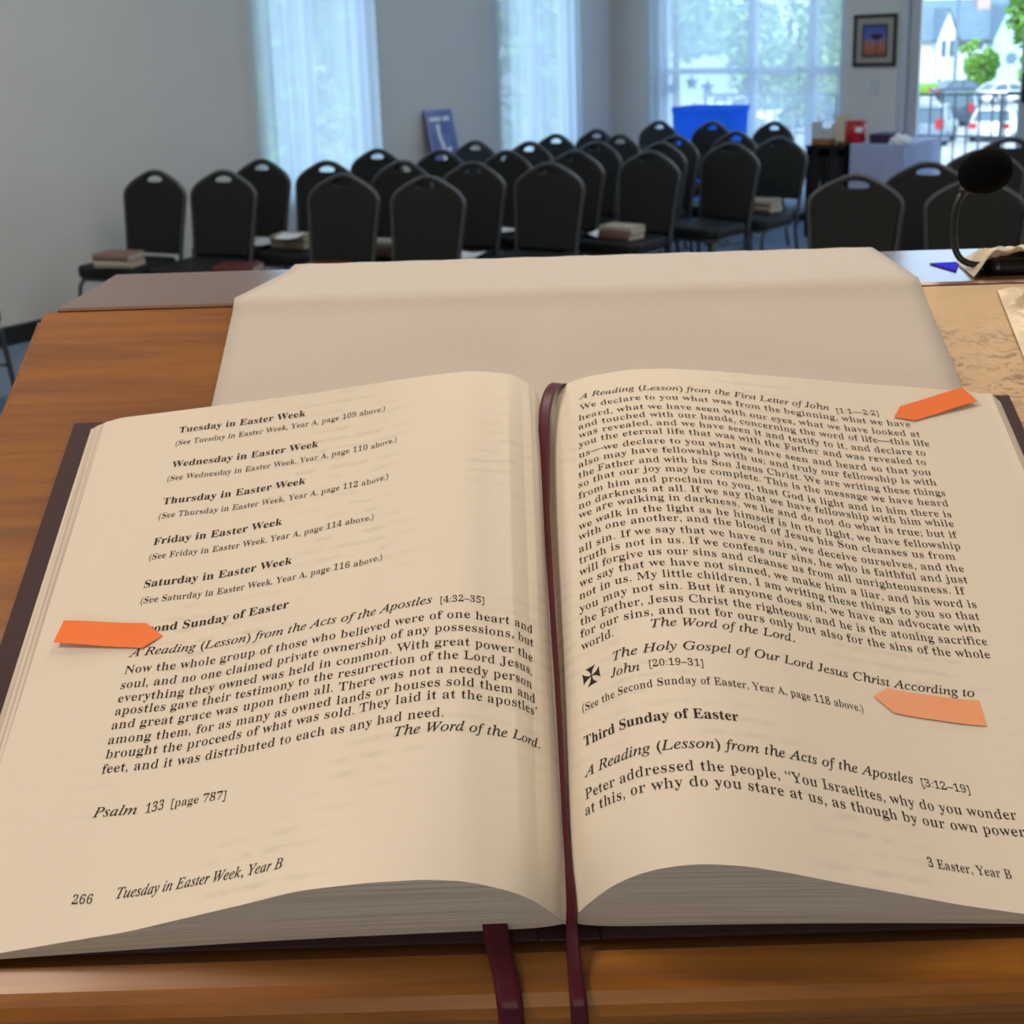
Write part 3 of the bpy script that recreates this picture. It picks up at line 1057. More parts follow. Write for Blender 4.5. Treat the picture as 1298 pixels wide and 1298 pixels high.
def lighten(loops, keep):
    """turn bold letters into book weight: measure each thick upright stroke across and narrow it, leave hairlines alone"""
    A = np.concatenate(loops)
    B = np.concatenate([np.roll(l, -1, 0) for l in loops])
    out = []
    for l in loops:
        tng = np.roll(l, -1, 0) - np.roll(l, 1, 0)
        area = 0.5 * np.sum(l[:, 0] * np.roll(l[:, 1], -1) - np.roll(l[:, 0], -1) * l[:, 1])
        nrm = np.stack([tng[:, 1], -tng[:, 0]], -1)
        nrm /= np.maximum(np.linalg.norm(nrm, axis=1, keepdims=True), 1e-9)
        # which side is ink: count crossings to the left of a point just off the outline
        moved = l.copy()
        for i, p in enumerate(l):
            best = None
            if abs(nrm[i, 0]) < 0.35:
                continue
            y = p[1] + 1.3e-4
            cr = (A[:, 1] > y) != (B[:, 1] > y)
            xs = A[cr, 0] + (y - A[cr, 1]) * (B[cr, 0] - A[cr, 0]) / (B[cr, 1] - A[cr, 1])
            xs.sort()
            if len(xs) < 2 or len(xs) % 2:
                continue
            k = np.argmin(np.abs(xs - p[0]))
            if abs(xs[k] - p[0]) > 0.02:
                continue
            o = xs[k + 1] if k % 2 == 0 else xs[k - 1]
            t = abs(o - xs[k])
            if t > 0.235 or t < 0.05:
                continue
            t2 = 0.05 + (t - 0.05) * keep
            moved[i, 0] += (t - t2) / 2 * (1 if k % 2 == 0 else -1)
        out.append(moved)
    return out


def text_mesh(txt, style):
    """vertices (x, y in ems) and faces of one line of type: 'b' bold, 'r' roman, 'i' italic, 'n' small roman figures"""
    tab = ITAL if style == 'i' else BOLD
    cu = D.curves.new('type', 'FONT')
    cu.body = ''.join(tab.get(c, c) for c in txt)
    cu.size = 1.0
    cu.space_character = 1.02
    o = D.objects.new('type', cu)
    COL.objects.link(o)
    dg = bpy.context.evaluated_depsgraph_get()
    loops = bezier_loops(o.to_curve(dg))
    o.to_curve_clear()
    D.objects.remove(o)
    D.curves.remove(cu)
    loops = [l for l in loops if len(l) > 2]
    if style in 'rn':
        loops = lighten(loops, 0.50)
    c2 = D.curves.new('type', 'CURVE')
    c2.dimensions = '2D'
    c2.fill_mode = 'BOTH'
    c2.offset = {'b': 0.0, 'r': 0.0, 'i': 0.004, 'n': 0.0}[style]
    for l in loops:
        s = c2.splines.new('POLY')
        s.points.add(len(l) - 1)
        for q, p in zip(s.points, l):
            q.co = (p[0], p[1], 0, 1)
        s.use_cyclic_u = True
    o = D.objects.new('type', c2)
    COL.objects.link(o)
    dg = bpy.context.evaluated_depsgraph_get()
    me = D.meshes.new_from_object(o.evaluated_get(dg))
    V = np.empty(len(me.vertices) * 3)
    me.vertices.foreach_get('co', V)
    V = V.reshape(-1, 3)[:, :2].copy()
    Fs = [tuple(p.vertices) for p in me.polygons]
    D.objects.remove(o)
    D.curves.remove(c2)
    D.meshes.remove(me)
    return V, Fs


EM = {'b': 0.0060, 'r': 0.0058, 'i': 0.0057, 'n': 0.0046}


def em_of(style, txt):
    if txt.startswith('(See') or txt.startswith('[page'):
        return 0.0050
    if txt in ('266', '3 Easter, Year B'):
        return 0.0050
    if txt == 'Tuesday in Easter Week, Year B':
        return 0.0058
    return EM[style]


def page_point(side, a, v, lift):
    sgn = -1 if side == 'L' else 1
    n0 = surf(side, a, v)
    da = (surf(side, a + 0.0005, v) - surf(side, np.maximum(a - 0.0005, 0), v)) / (np.minimum(a, 0.0005) + 0.0005)
    L = np.sqrt(1 + da * da)
    return np.stack([sgn * (a - da / L * lift), v, n0 + lift / L], -1)


def build_page(side, parent, name):
    sgn = -1 if side == 'L' else 1
    na, nv = 190, 44
    q = np.linspace(0, 1, na + 1)
    a = EDGE[side] * (0.70 * q * q + 0.30 * q)
    verts, faces, mats, uvs = [], [], [], []
    for j in range(nv + 1):
        v = vbot(a) + (vtop(a) - vbot(a)) * j / nv
        P = page_point(side, a, v, 0.0)
        verts += [tuple(p) for p in P]
        uvs += list(zip(a, v))
    for j in range(nv):
        for i in range(na):
            f = (j * (na + 1) + i, j * (na + 1) + i + 1, (j + 1) * (na + 1) + i + 1, (j + 1) * (na + 1) + i)
            faces.append(f if sgn > 0 else f[::-1])
            mats.append(0)
    npage = len(faces)
    for sd, st, txt, a0, v0, a1, v1 in TEXT:
        if sd != side:
            continue
        V, Fs = text_mesh(txt, st)
        x0, x1 = V[:, 0].min(), V[:, 0].max()
        vm = (v0 + v1) / 2
        tabl = arc_table(side, vm)
        s0, s1 = np.interp([a0, a1], _aa, tabl)
        f = (V[:, 0] - x0) / (x1 - x0)
        s = s0 + (s1 - s0) * f
        av = np.interp(s, tabl, _aa)
        vv = v0 + (v1 - v0) * f + V[:, 1] * em_of(st, txt)
        P = page_point(side, av, vv, 0.00014)
        base = len(verts)
        verts += [tuple(p) for p in P]
        uvs += list(zip(av, vv))
        for fc in Fs:
            faces.append(tuple(base + k for k in fc))
            mats.append(1)
    if side == 'R':          # the cross pattee printed before the Gospel
        ca, cv, R = 0.01335, 0.0868, 0.0042
        tabl = arc_table('R', cv)
        sc = np.interp(ca, _aa, tabl)
        for k in range(4):
            th = k * math.pi / 2 + math.radians(4)
            pts = [(0.0, 0.0)]
            arm = [(0.10, 0.10)]
            for i in range(9):
                t = i / 8
                arm.append((1.0, 0.62 - 1.24 * t))
            arm2 = [(0.02, 0.06)]
            for i in range(7):
                t = i / 6
                arm2.append((0.1 + 0.9 * t, 0.06 + 0.56 * t ** 2.0))
            for i in range(7):
                t = i / 6
                arm2.append((1.0 - 0.05 * math.sin(math.pi * t), 0.62 - 1.24 * t))
            for i in range(7):
                t = 1 - i / 6
                arm2.append((0.1 + 0.9 * t, -0.06 - 0.56 * t ** 2.0))
            arm2.append((0.02, -0.06))
            ax = np.array([p[0] * math.cos(th) - p[1] * math.sin(th) for p in arm2]) * R * 1.05
            ay = np.array([p[0] * math.sin(th) + p[1] * math.cos(th) for p in arm2]) * R
            av = np.interp(sc + ax, tabl, _aa)
            P = page_point('R', av, cv + ay, 0.00014)
            base = len(verts)
            verts += [tuple(p) for p in P]
            uvs += list(zip(av, cv + ay))
            m_ = len(arm2)
            # fan from the middle of the arm
            c0 = len(verts)
            cxm, cym = 0.55 * math.cos(th) * R, 0.55 * math.sin(th) * R
            acm = np.interp(sc + cxm, tabl, _aa)
            verts.append(tuple(page_point('R', np.array([acm]), np.array([cv + cym]), 0.00014)[0]))
            uvs.append((acm, cv + cym))
            for i in range(m_):
                faces.append((c0, base + i, base + (i + 1) % m_))
                mats.append(1)
    me = D.meshes.new(name)
    me.from_pydata(verts, [], faces)
    me.polygons.foreach_set('material_index', mats)
    me.polygons.foreach_set('use_smooth', [i < npage for i in range(len(faces))])
    ul = me.uv_layers.new(name='page')
    li = np.empty(len(me.loops), int)
    me.loops.foreach_get('vertex_index', li)
    ul.data.foreach_set('uv', np.array(uvs)[li].ravel())
    return link(name, me, parent, [M['paper'], M['ink']])


def build_block(side, parent, name, lo, hi, inset, fore):
    """the stack of leaves under the top page: between lo(a) and hi(a) of the height, its end faces inset from the top page's"""
    sgn = -1 if side == 'L' else 1
    na = 80
    q = np.linspace(0, 1, na + 1)
    a = EDGE[side] * (0.4 * q * q + 0.6 * q)
    bm = bmesh.new()
    nv = 12
    top, bot = [], []
    for j in range(nv + 1):
        k = j / nv
        v = (vbot(a) + inset) + (vtop(a) - vbot(a) - 2 * inset) * k
        s_ = surf(side, a, v)
        ht = hi(a, s_)
        hb = lo(a, s_)
        # below the top leaf the fore-edge slants outwards
        top.append([bm.verts.new((sgn * (aa + fore * (1 - hh / max(ss, 1e-4)) * (aa / EDGE[side]) ** 8), vv, hh)) for aa, vv, hh, ss in zip(a, v, ht, s_)])
        bot.append([bm.verts.new((sgn * (aa + fore * (1 - hh / max(ss, 1e-4)) * (aa / EDGE[side]) ** 8), vv, hh)) for aa, vv, hh, ss in zip(a, v, hb, s_)])
    for g in (top, bot):
        for r0, r1 in zip(g, g[1:]):
            for i in range(na):
                bm.faces.new((r0[i], r0[i + 1], r1[i + 1], r1[i]))
    for j in range(nv):
        for i in (0, na):
            bm.faces.new((top[j][i], top[j + 1][i], bot[j + 1][i], bot[j][i]))
    for j in (0, nv):
        for i in range(na):
            bm.faces.new((top[j][i], top[j][i + 1], bot[j][i + 1], bot[j][i]))
    return bm_obj(name, bm, M['edges'], parent)


book = thing('open_book', 'large open book of readings in a maroon binding on the linen runner', 'book')
book.matrix_world = BOOK_M
FLOORH = 0.0025


def arch(a):
    return 0.013 * np.exp(-((a - 0.045) / 0.034) ** 2) * np.minimum(1, a / 0.01)


for side in 'LR':
    pg = build_page(side, book, 'page')
    th = (lambda a: 0.004 + 0.6 * arch(a)) if side == 'L' else (lambda a: 0.003 + arch(a))
    # upper leaves flush with the top page, the rest of the block a little shorter
    build_block(side, book, 'page_block', lambda a, s_, th=th: np.maximum(FLOORH + 0.0006, s_ - np.minimum(th(a), 0.45 * s_)), lambda a, s_: s_ - 0.00025 - 0.0018 * np.exp(-(a / 0.014) ** 2), 0.0003, 0.014 if side == 'L' else 0.009)
    build_block(side, book, 'page_block', lambda a, s_: np.full_like(a, FLOORH) + np.minimum(0.012, 0.012 * np.exp(-a / 0.008)) * 0.5,
                lambda a, s_, th=th: np.maximum(FLOORH + 0.0008, s_ - np.minimum(th(a), 0.45 * s_) - 0.0002), 0.0009, 0.014 if side == 'L' else 0.009)

bm = empty_bm()
for s in (-1, 1):
    x0, x1 = sorted((s * 0.012, s * 0.2560))
    box(bm, x0, x1, 0.0002, 0.2735, 0.0004, 0.0024, 0.0007, 2)
box(bm, -0.0118, 0.0118, 0.0004, 0.2730, 0.0003, 0.0018, 0.0005, 1)
bm_obj('cover', bm, M['cover'], book)


def ribbon_path(px_list, h_list, lift=0.0):
    out = []
    for (px, py), h in zip(px_list, h_list):
        a, b = on_desk(px, py, h)
        out.append(Vector((a, b, h)))
    return out


def ribbon(name, pts, widths, dirs, parent, m):
    P = smooth_path(pts, 8)
    n = len(P)
    bm = bmesh.new()
    rows = []
    for i, p in enumerate(P):
        f = i / (n - 1) * (len(pts) - 1)
        k = min(int(f), len(pts) - 2)
        t = f - k
        w = widths[k] * (1 - t) + widths[k + 1] * t
        d = (Vector(dirs[k]) * (1 - t) + Vector(dirs[k + 1]) * t).normalized()
        rows.append([bm.verts.new(p + d * w * s / 2) for s in (-1, -0.5, 0, 0.5, 1)])
    for a, b in zip(rows, rows[1:]):
        for i in range(4):
            bm.faces.new((a[i], a[i + 1], b[i + 1], b[i]))
    o = bm_obj(name, bm, m, parent, smooth=True)
    sd = o.modifiers.new('thickness', 'SOLIDIFY')
    sd.thickness = 0.0003
    return o


# ribbon lying in the gutter, over the book stop and down in front
DOWN = Vector((0, -math.sin(TILT), -math.cos(TILT)))
pxs = [(724, 486), (712, 486), (697, 497), (690, 530), (690, 580), (693, 660), (699, 760), (707, 880), (713, 990), (719, 1090), (724, 1150), (725, 1188)]
hs = [0.014, 0.026, 0.0365, 0.0385, 0.037, 0.036, 0.035, 0.033, 0.030, 0.025, 0.020, 0.012]
pts = ribbon_path(pxs, hs)
pts[0].y = 0.268
a_, b_ = on_desk(728, 1215, 0.006)
pts += [Vector((a_, -0.012, 0.0062)), Vector((a_ + 0.0008, -0.0215, 0.0022)), Vector((a_ + 0.0012, -0.0262, -0.006))]
last = pts[-1]
pts += [last + DOWN * 0.05 + Vector((0.0015, -0.001, 0)), last + DOWN * 0.13 + Vector((0.001, -0.001, 0))]
X, UP = (1, 0, 0), (0.35, 0, 0.9)
ribbon('ribbon_marker', pts, [0.009, 0.009, 0.008, 0.0075, 0.007, 0.0065, 0.006, 0.0055, 0.005, 0.005, 0.005, 0.005, 0.0055, 0.0065, 0.0065, 0.008, 0.008],
       [X, (1, 0, -0.2), (0.9, 0, 0.4), (0.75, 0, 0.65), (0.7, 0, 0.7), UP, UP, UP, UP, UP, (0.7, 0, 0.7), (0.9, 0.0, 0.3), (1, 0, 0), (1, 0, 0), (1, 0, 0), (1, 0.1, 0), (1, 0.1, 0)], book, M['ribbon'])
a_, b_ = on_desk(629, 1180, 0.008)
a2, b2 = on_desk(652, 1255, 0.002)
pts = [Vector((a_ - 0.004, 0.045, 0.011)), Vector((a_ - 0.001, 0.012, 0.010)), Vector((a_, 0.000, 0.0085)), Vector((a_ + 0.003, -0.012, 0.0055)), Vector((a_ + 0.0045, -0.0215, 0.0022)), Vector((a_ + 0.005, -0.0262, -0.006))]
last = pts[-1]
pts += [last + DOWN * 0.04 + Vector((0.001, -0.001, 0)), last + DOWN * 0.12 + Vector((0.001, -0.001, 0))]
ribbon('ribbon_marker', pts, [0.0095] * 8, [X] * 8, book, M['ribbon'])


# ------------------------------------------------------------------ adhesive arrow flags stuck to the pages
def flag(label, side, outline, m, lifts, end=None):
    """outline in page coordinates (across, up); lifts: height of each corner off the paper"""
    me_pts = []
    pts = [Vector((a, v, 0)) for a, v in outline]
    c = sum(pts, Vector()) / len(pts)
    root = thing('adhesive_flag', label, 'flag', group=None)
    a0 = np.array([c.x])
    p0 = page_point(side, a0, np.array([c.y]), 0.0)[0]
    root.matrix_world = BOOK_M @ Matrix.Translation(Vector(p0))
    bm = bmesh.new()
    vs = [bm.verts.new((p.x, p.y, 0)) for p in pts]
    f = bm.faces.new(vs)
    bmesh.ops.triangulate(bm, faces=[f])
    bmesh.ops.subdivide_edges(bm, edges=bm.edges, cuts=7, use_grid_fill=True)
    base = pts[0]
    for v in bm.verts:
        # inverse-distance blend of the corner lifts
        ws = [1 / ((v.co - p).length ** 2 + 1e-8) for p in pts]
        lf = sum(w * l for w, l in zip(ws, lifts)) / sum(ws)
        q = page_point(side, np.array([max(v.co.x, 0)]), np.array([v.co.y]), 0.0)[0]
        v.co = Vector(q) + Vector((0, 0, 0.0004 + lf)) - Vector(p0)
    o = bm_obj('flag_film', bm, m, root)
    sd = o.modifiers.new('thickness', 'SOLIDIFY')
    sd.thickness = 0.00012
    sd.offset = 1
    if end:                       # the clear strip beyond the coloured film
        bm = bmesh.new()
        q = [Vector(page_point(side, np.array([a]), np.array([v]), 0.0)[0]) + Vector((0, 0, 0.0004 + h)) - Vector(p0) for a, v, h in end]
        bm.faces.new([bm.verts.new(x) for x in q])
        bm_obj('clear_end', bm, M['flag_end'], root)
    return root


flag('bright orange arrow flag on the left page pointing at its text', 'L', [(0.2250, 0.1411), (0.1842, 0.1343), (0.1754, 0.1274), (0.1835, 0.1217), (0.2266, 0.1295)], M['flag'], [0.0022, 0.0008, 0.0003, 0.0006, 0.003])
fr1 = flag('bright orange arrow flag overhanging the top corner of the right page', 'R', [(0.1823, 0.2445), (0.1874, 0.2522), (0.2261, 0.2690), (0.2320, 0.2600), (0.1931, 0.2431)], M['flag'], [0.0002, 0.0005, 0.002, 0.002, 0.0004],
           [(0.2261, 0.2690, 0.002), (0.2277, 0.2692, 0.002), (0.2337, 0.2598, 0.002), (0.2320, 0.2600, 0.002)])
flag('pale orange arrow flag lower on the right page beside a page reference', 'R', [(0.1300, 0.0818), (0.1375, 0.0866), (0.1784, 0.0858), (0.1782, 0.0745), (0.1373, 0.0756)], M['flag_pale'], [0.0002, 0.0002, 0.0002, 0.0002, 0.0002])

# ------------------------------------------------------------------ things on the right of the lectern
def sheet_grid(name, corners, nu, nv, hfun, m, mtx, parent=None):
    """a bilinear patch of a plane with its own relief; corners in plane coordinates, mtx places the plane"""
    bm = bmesh.new()
    c00, c10, c11, c01 = [Vector(c) for c in corners]
    rows = []
    for j in range(nv + 1):
        t = j / nv
        row = []
        for i in range(nu + 1):
            s = i / nu
            p = (c00 * (1 - s) + c10 * s) * (1 - t) + (c01 * (1 - s) + c11 * s) * t
            h = hfun(s, t)
            row.append(bm.verts.new(mtx @ Vector((p.x, p.y, h))))
        rows.append(row)
    for a, b in zip(rows, rows[1:]):
        for i in range(nu):
            bm.faces.new((a[i], a[i + 1], b[i + 1], b[i]))
    o = bm_obj(name, bm, m, parent)
    sd = o.modifiers.new('thickness', 'SOLIDIFY')
    sd.thickness = 0.0004
    return o


from mathutils import noise as mnoise


def ridged(x, y, sc, seed):
    n = mnoise.noise(Vector((x * sc + seed, y * sc - seed, seed * 1.7)))
    return 1 - abs(n) * 2


def crinkle(s, t):
    x, y = s * 0.16, t * 0.15
    h = 0.0018 * ridged(x, y, 26, 3.1) + 0.0012 * ridged(x, y * 1.5, 60, 8.3) + 0.0005 * ridged(x, y, 130, 1.3)
    h += 0.0035 * math.exp(-((t - 0.72 - 0.18 * (s - 0.1)) / 0.035) ** 2) * min(1, s * 8) + 0.006 * math.exp(-((t - 0.93 - 0.10 * (s - 0.1)) / 0.03) ** 2)
    edge = min(1, s * 14, (1 - s) * 14, t * 14)
    return 0.0006 + max(0, h) * edge


e0 = on_desk(1268, 374)
e1 = on_desk(1300, 455)
dirv = ((e1[0] - e0[0]) / (e0[1] - e1[1]))
va, vb_ = 0.362, 0.22
sheetm = BOOK_M @ Matrix.Translation(Vector((0, 0, -0.0018)))
cs = sheet_grid('crinkled_paper', [(e0[0] + dirv * (e0[1] - vb_), vb_), (0.425, vb_), (0.425, va), (e0[0] + dirv * (e0[1] - va), va)], 90, 80, crinkle, M['crumple'], sheetm)
tag(cs, 'cream crinkled paper sheet lying flat on the right side of the sloping desk', 'paper')


def latm():
    return Matrix(((cR0.x, FWD.x, 0, 0), (cR0.y, FWD.y, 0, 0), (0, 0, 1, 0), (0, 0, 0, 1)))


LM = latm()


def lat_of(p):
    return Vector((p.dot(cR0), p.dot(FWD), p.z))


mb = lat_of(at_z(1262, 350, ZL + 0.001))       # near left corner of the microphone's base
mz = ZL + 0.0008


def crumple2(s, t):
    x, y = s * 0.15, t * 0.09
    h = 0.008 * ridged(x, y, 34, 5.7) + 0.006 * ridged(x, y, 80, 2.2) + 0.003 * ridged(x, y, 170, 4.9)
    end = min(1, s * 14)
    fall = max(0.0, 1 - t) ** 0.7
    return ZL + 0.0012 + end * (0.0112 * (0.12 + 0.88 * fall) + max(-0.004, h * 0.55) * (0.25 + 0.75 * fall))


b0 = lat_of(at_z(1243, 333, ZL))
cs2 = sheet_grid('crumpled_wrapper', [(mb.x - 0.014, mb.y - 0.001), (mb.x + 0.16, mb.y - 0.006), (mb.x + 0.16, 0.826), (b0.x - 0.016, mb.y + 0.052)], 90, 60, crumple2, M['crumple'], LM)
tag(cs2, 'crumpled cream wrapper heaped over the black microphone base on the ledge', 'wrapper')

mic = thing('gooseneck_microphone', 'black gooseneck microphone with round foam windscreen on the lectern ledge', 'microphone', LM @ Vector((mb.x + 0.05, mb.y + 0.04, ZL)), PSI)


def mic_local(p):
    q = lat_of(p)
    return Vector((q.x - mb.x - 0.05, q.y - mb.y - 0.04, q.z - ZL))


bm = empty_bm()
box(bm, -0.05, 0.08, -0.036, -0.004, 0.0003, 0.0105, 0.004, 3)
bm_obj('base', bm, M['mic'], mic)
dm = (at_z(1240, 337, ZL + 0.005) - CAM).dot(cF)
npx = [(1275, 326), (1262, 330), (1250, 334), (1238, 335.5), (1226, 333), (1216, 326), (1210.5, 314), (1209, 298), (1209.5, 280), (1212, 264), (1216, 252), (1221, 243)]
npts = [mic_local(at_d(x, y, dm + (0.0 if k > 2 else 0.008 * (3 - k)))) for k, (x, y) in enumerate(npx)]
bm = empty_bm()
tube(bm, smooth_path(npts, 6), 0.0021, 12)
bm_obj('gooseneck', bm, M['mic'], mic, smooth=True)
q0, q1 = mic_local(at_d(1262, 330, dm + 0.004)), mic_local(at_d(1254, 333, dm))
bm = empty_bm()
tube(bm, [q0, q1], 0.0036, 14)
bm_obj('collar', bm, M['chrome'], mic, smooth=True)
n0, n1 = mic_local(at_d(1219, 247, dm)), mic_local(at_d(1224, 238, dm))
bm = empty_bm()
tube(bm, [n0, n1], [0.0026, 0.0034], 14)
bm_obj('collar', bm, M['mic'], mic, smooth=True)
fc = mic_local(at_d(1249, 217.5, dm))
bm = empty_bm()
bmesh.ops.create_uvsphere(bm, u_segments=36, v_segments=24, radius=1.0)
ex = (mic_local(at_d(1282, 206, dm)) - fc)
rx = ex.length
ex.normalize()
ez = Vector((0, 0, 1)) - ex * ex.z
ez.normalize()
ey = ez.cross(ex)
rz = 28.0 / F_PX * dm
for v in bm.verts:
    c = v.co.copy()
    bulge = 1 + 0.06 * c.x
    v.co = fc + ex * c.x * rx * 0.98 + ey * c.y * rz * bulge + ez * c.z * rz * bulge
bm_obj('foam_windscreen', bm, M['foam'], mic, smooth=True)

# a small flat blue triangle on the ledge
tri = [lat_of(at_z(x, y, ZL + 0.0006)) for x, y in ((1178, 334), (1216, 332), (1212, 344))]
bm = empty_bm()
prism(bm, [(p.x, p.y) for p in tri], 'z', ZL + 0.0003, ZL + 0.0009)
for v in bm.verts:
    v.co = LM @ v.co
tag(bm_obj('blue_triangle', bm, M['blue_tri']), 'small blue triangle lying flat on the ledge beside the gooseneck', 'card')


# ------------------------------------------------------------------ banquet chairs
def back_outline(w_sh, w_bot, h, crown, inset=0.0, low=0.0):
    """right half bottom->top mirrored: shoulders rounded into a low crown"""
    pts = []
    hb = w_bot / 2 - inset
    hs_ = w_sh / 2 - inset
    pts.append((hb, inset + low))
    for k in range(1, 8):
        t = k / 7
        pts.append((hb + (hs_ - hb) * (t ** 1.3), inset + low + (h - crown - 0.045 - inset - low) * t))
    ctrl = [(1.0, 0.14), (0.985, 0.118), (0.93, 0.098), (0.79, 0.070), (0.58, 0.043), (0.32, 0.016), (0.16, 0.004), (0, 0)]
    P = smooth_path([(hs_ * x, h - inset - d * (1 if d > 0.1 else 1), 0) for x, d in ctrl], 4)
    pts = [q for q in pts if q[1] < h - inset - 0.142]
    pts += [(p.x, p.y) for p in P]
    return pts + [(-x, y) for x, y in reversed(pts[:-1])]


BW, BB, BHT, CROWN, BZ = 0.405, 0.36, 0.46, 0.10, 0.455
RECL = math.radians(9)


def back_m(y=0.185):
    """places the flat backrest outline upright, leaning back"""
    return Matrix.Translation((0, y, BZ)) @ Matrix.Rotation(math.radians(90) - RECL, 4, 'X')


def make_chair(label, low=0.0):
    t = thing('banquet_chair', label, 'chair', (0, 0, 0), 0, 'black banquet chairs set out in rows')
    hole = []
    hw, hh, hy = 0.060, 0.0175, BHT - 0.045
    for k in range(20):
        a = 2 * math.pi * k / 20
        x = hw * math.cos(a)
        y = hy + (hh if math.sin(a) > 0 else hh * 1.05) * abs(math.sin(a)) ** 0.9 * (1 if math.sin(a) > 0 else -1) + 0.006 * (1 - (x / hw) ** 2)
        hole.append((x, y))
    b = curve_slab('backrest', [back_outline(BW, BB, BHT, CROWN, 0.010, low), hole], 0.012, 0.006, M['black_pad'], t)
    b.data.transform(back_m())
    # tube frame around the back, running down as the rear legs' upper ends
    ol = back_outline(BW, BB, BHT, CROWN, 0.0)
    mt = back_m()
    fr = [mt @ Vector((x, y, 0)) for x, y in ol]
    lowr, lowl = Vector((BB / 2 - 0.004, 0.172, 0.36)), Vector((-BB / 2 + 0.004, 0.172, 0.36))
    bm = bmesh.new()
    tube(bm, smooth_path([lowr] + fr + [lowl], 2), 0.0125, 10)
    bm_obj('back_frame', bm, M['chair_frame'], t, smooth=True)
    # seat: rounded pad, wider at the front
    loop = []
    for sx, sy, a0 in ((1, -1, -90), (1, 1, 0), (-1, 1, 90), (-1, -1, 180)):
        wx = 0.205 if sy < 0 else 0.188
        r = 0.055
        cx_, cy_ = sx * (wx - r), (-0.225 + r) if sy < 0 else (0.165 - r)
        for k in range(6):
            a = math.radians(a0 + 18 * k)
            loop.append((cx_ + r * math.cos(a), cy_ + r * math.sin(a)))
    s = curve_slab('seat', [loop], 0.014, 0.018, M['black_pad'], t, 3)
    s.data.transform(Matrix.Translation((0, 0, 0.424)))
    bm = bmesh.new()
    ring = [(x * 0.93, y * 0.93 - 0.002, 0.384) for x, y in loop]
    tube(bm, ring + [ring[0]], 0.009, 8, cap=False)
    bm_obj('seat_frame', bm, M['chair_frame'], t, smooth=True)
    for sx in (-1, 1):
        bm = bmesh.new()
        tube(bm, smooth_path([(sx * 0.178, -0.02, 0.384), (sx * 0.180, -0.15, 0.382), (sx * 0.184, -0.195, 0.36), (sx * 0.190, -0.212, 0.30), (sx * 0.205, -0.235, 0.0)], 5), 0.0115, 10)
        bm_obj('leg', bm, M['chair_frame'], t, smooth=True)
    for sx in (-1, 1):
        bm = bmesh.new()
        tube(bm, smooth_path([(sx * (BB / 2 - 0.004), 0.172, 0.37), (sx * 0.186, 0.178, 0.25), (sx * 0.196, 0.225, 0.0)], 5), 0.0115, 10)
        bm_obj('leg', bm, M['chair_frame'], t, smooth=True)
    for sx in (-1, 1):
        bm = bmesh.new()
        tube(bm, [(sx * 0.197, -0.222, 0.19), (sx * 0.190, 0.19, 0.19)], 0.007, 8)
        bm_obj('stretcher', bm, M['chair_frame'], t, smooth=True)
    return t


CH_TOP = BZ + BHT * math.cos(RECL) + 0.012
CH_BACK = 0.185 + BHT * math.sin(RECL)
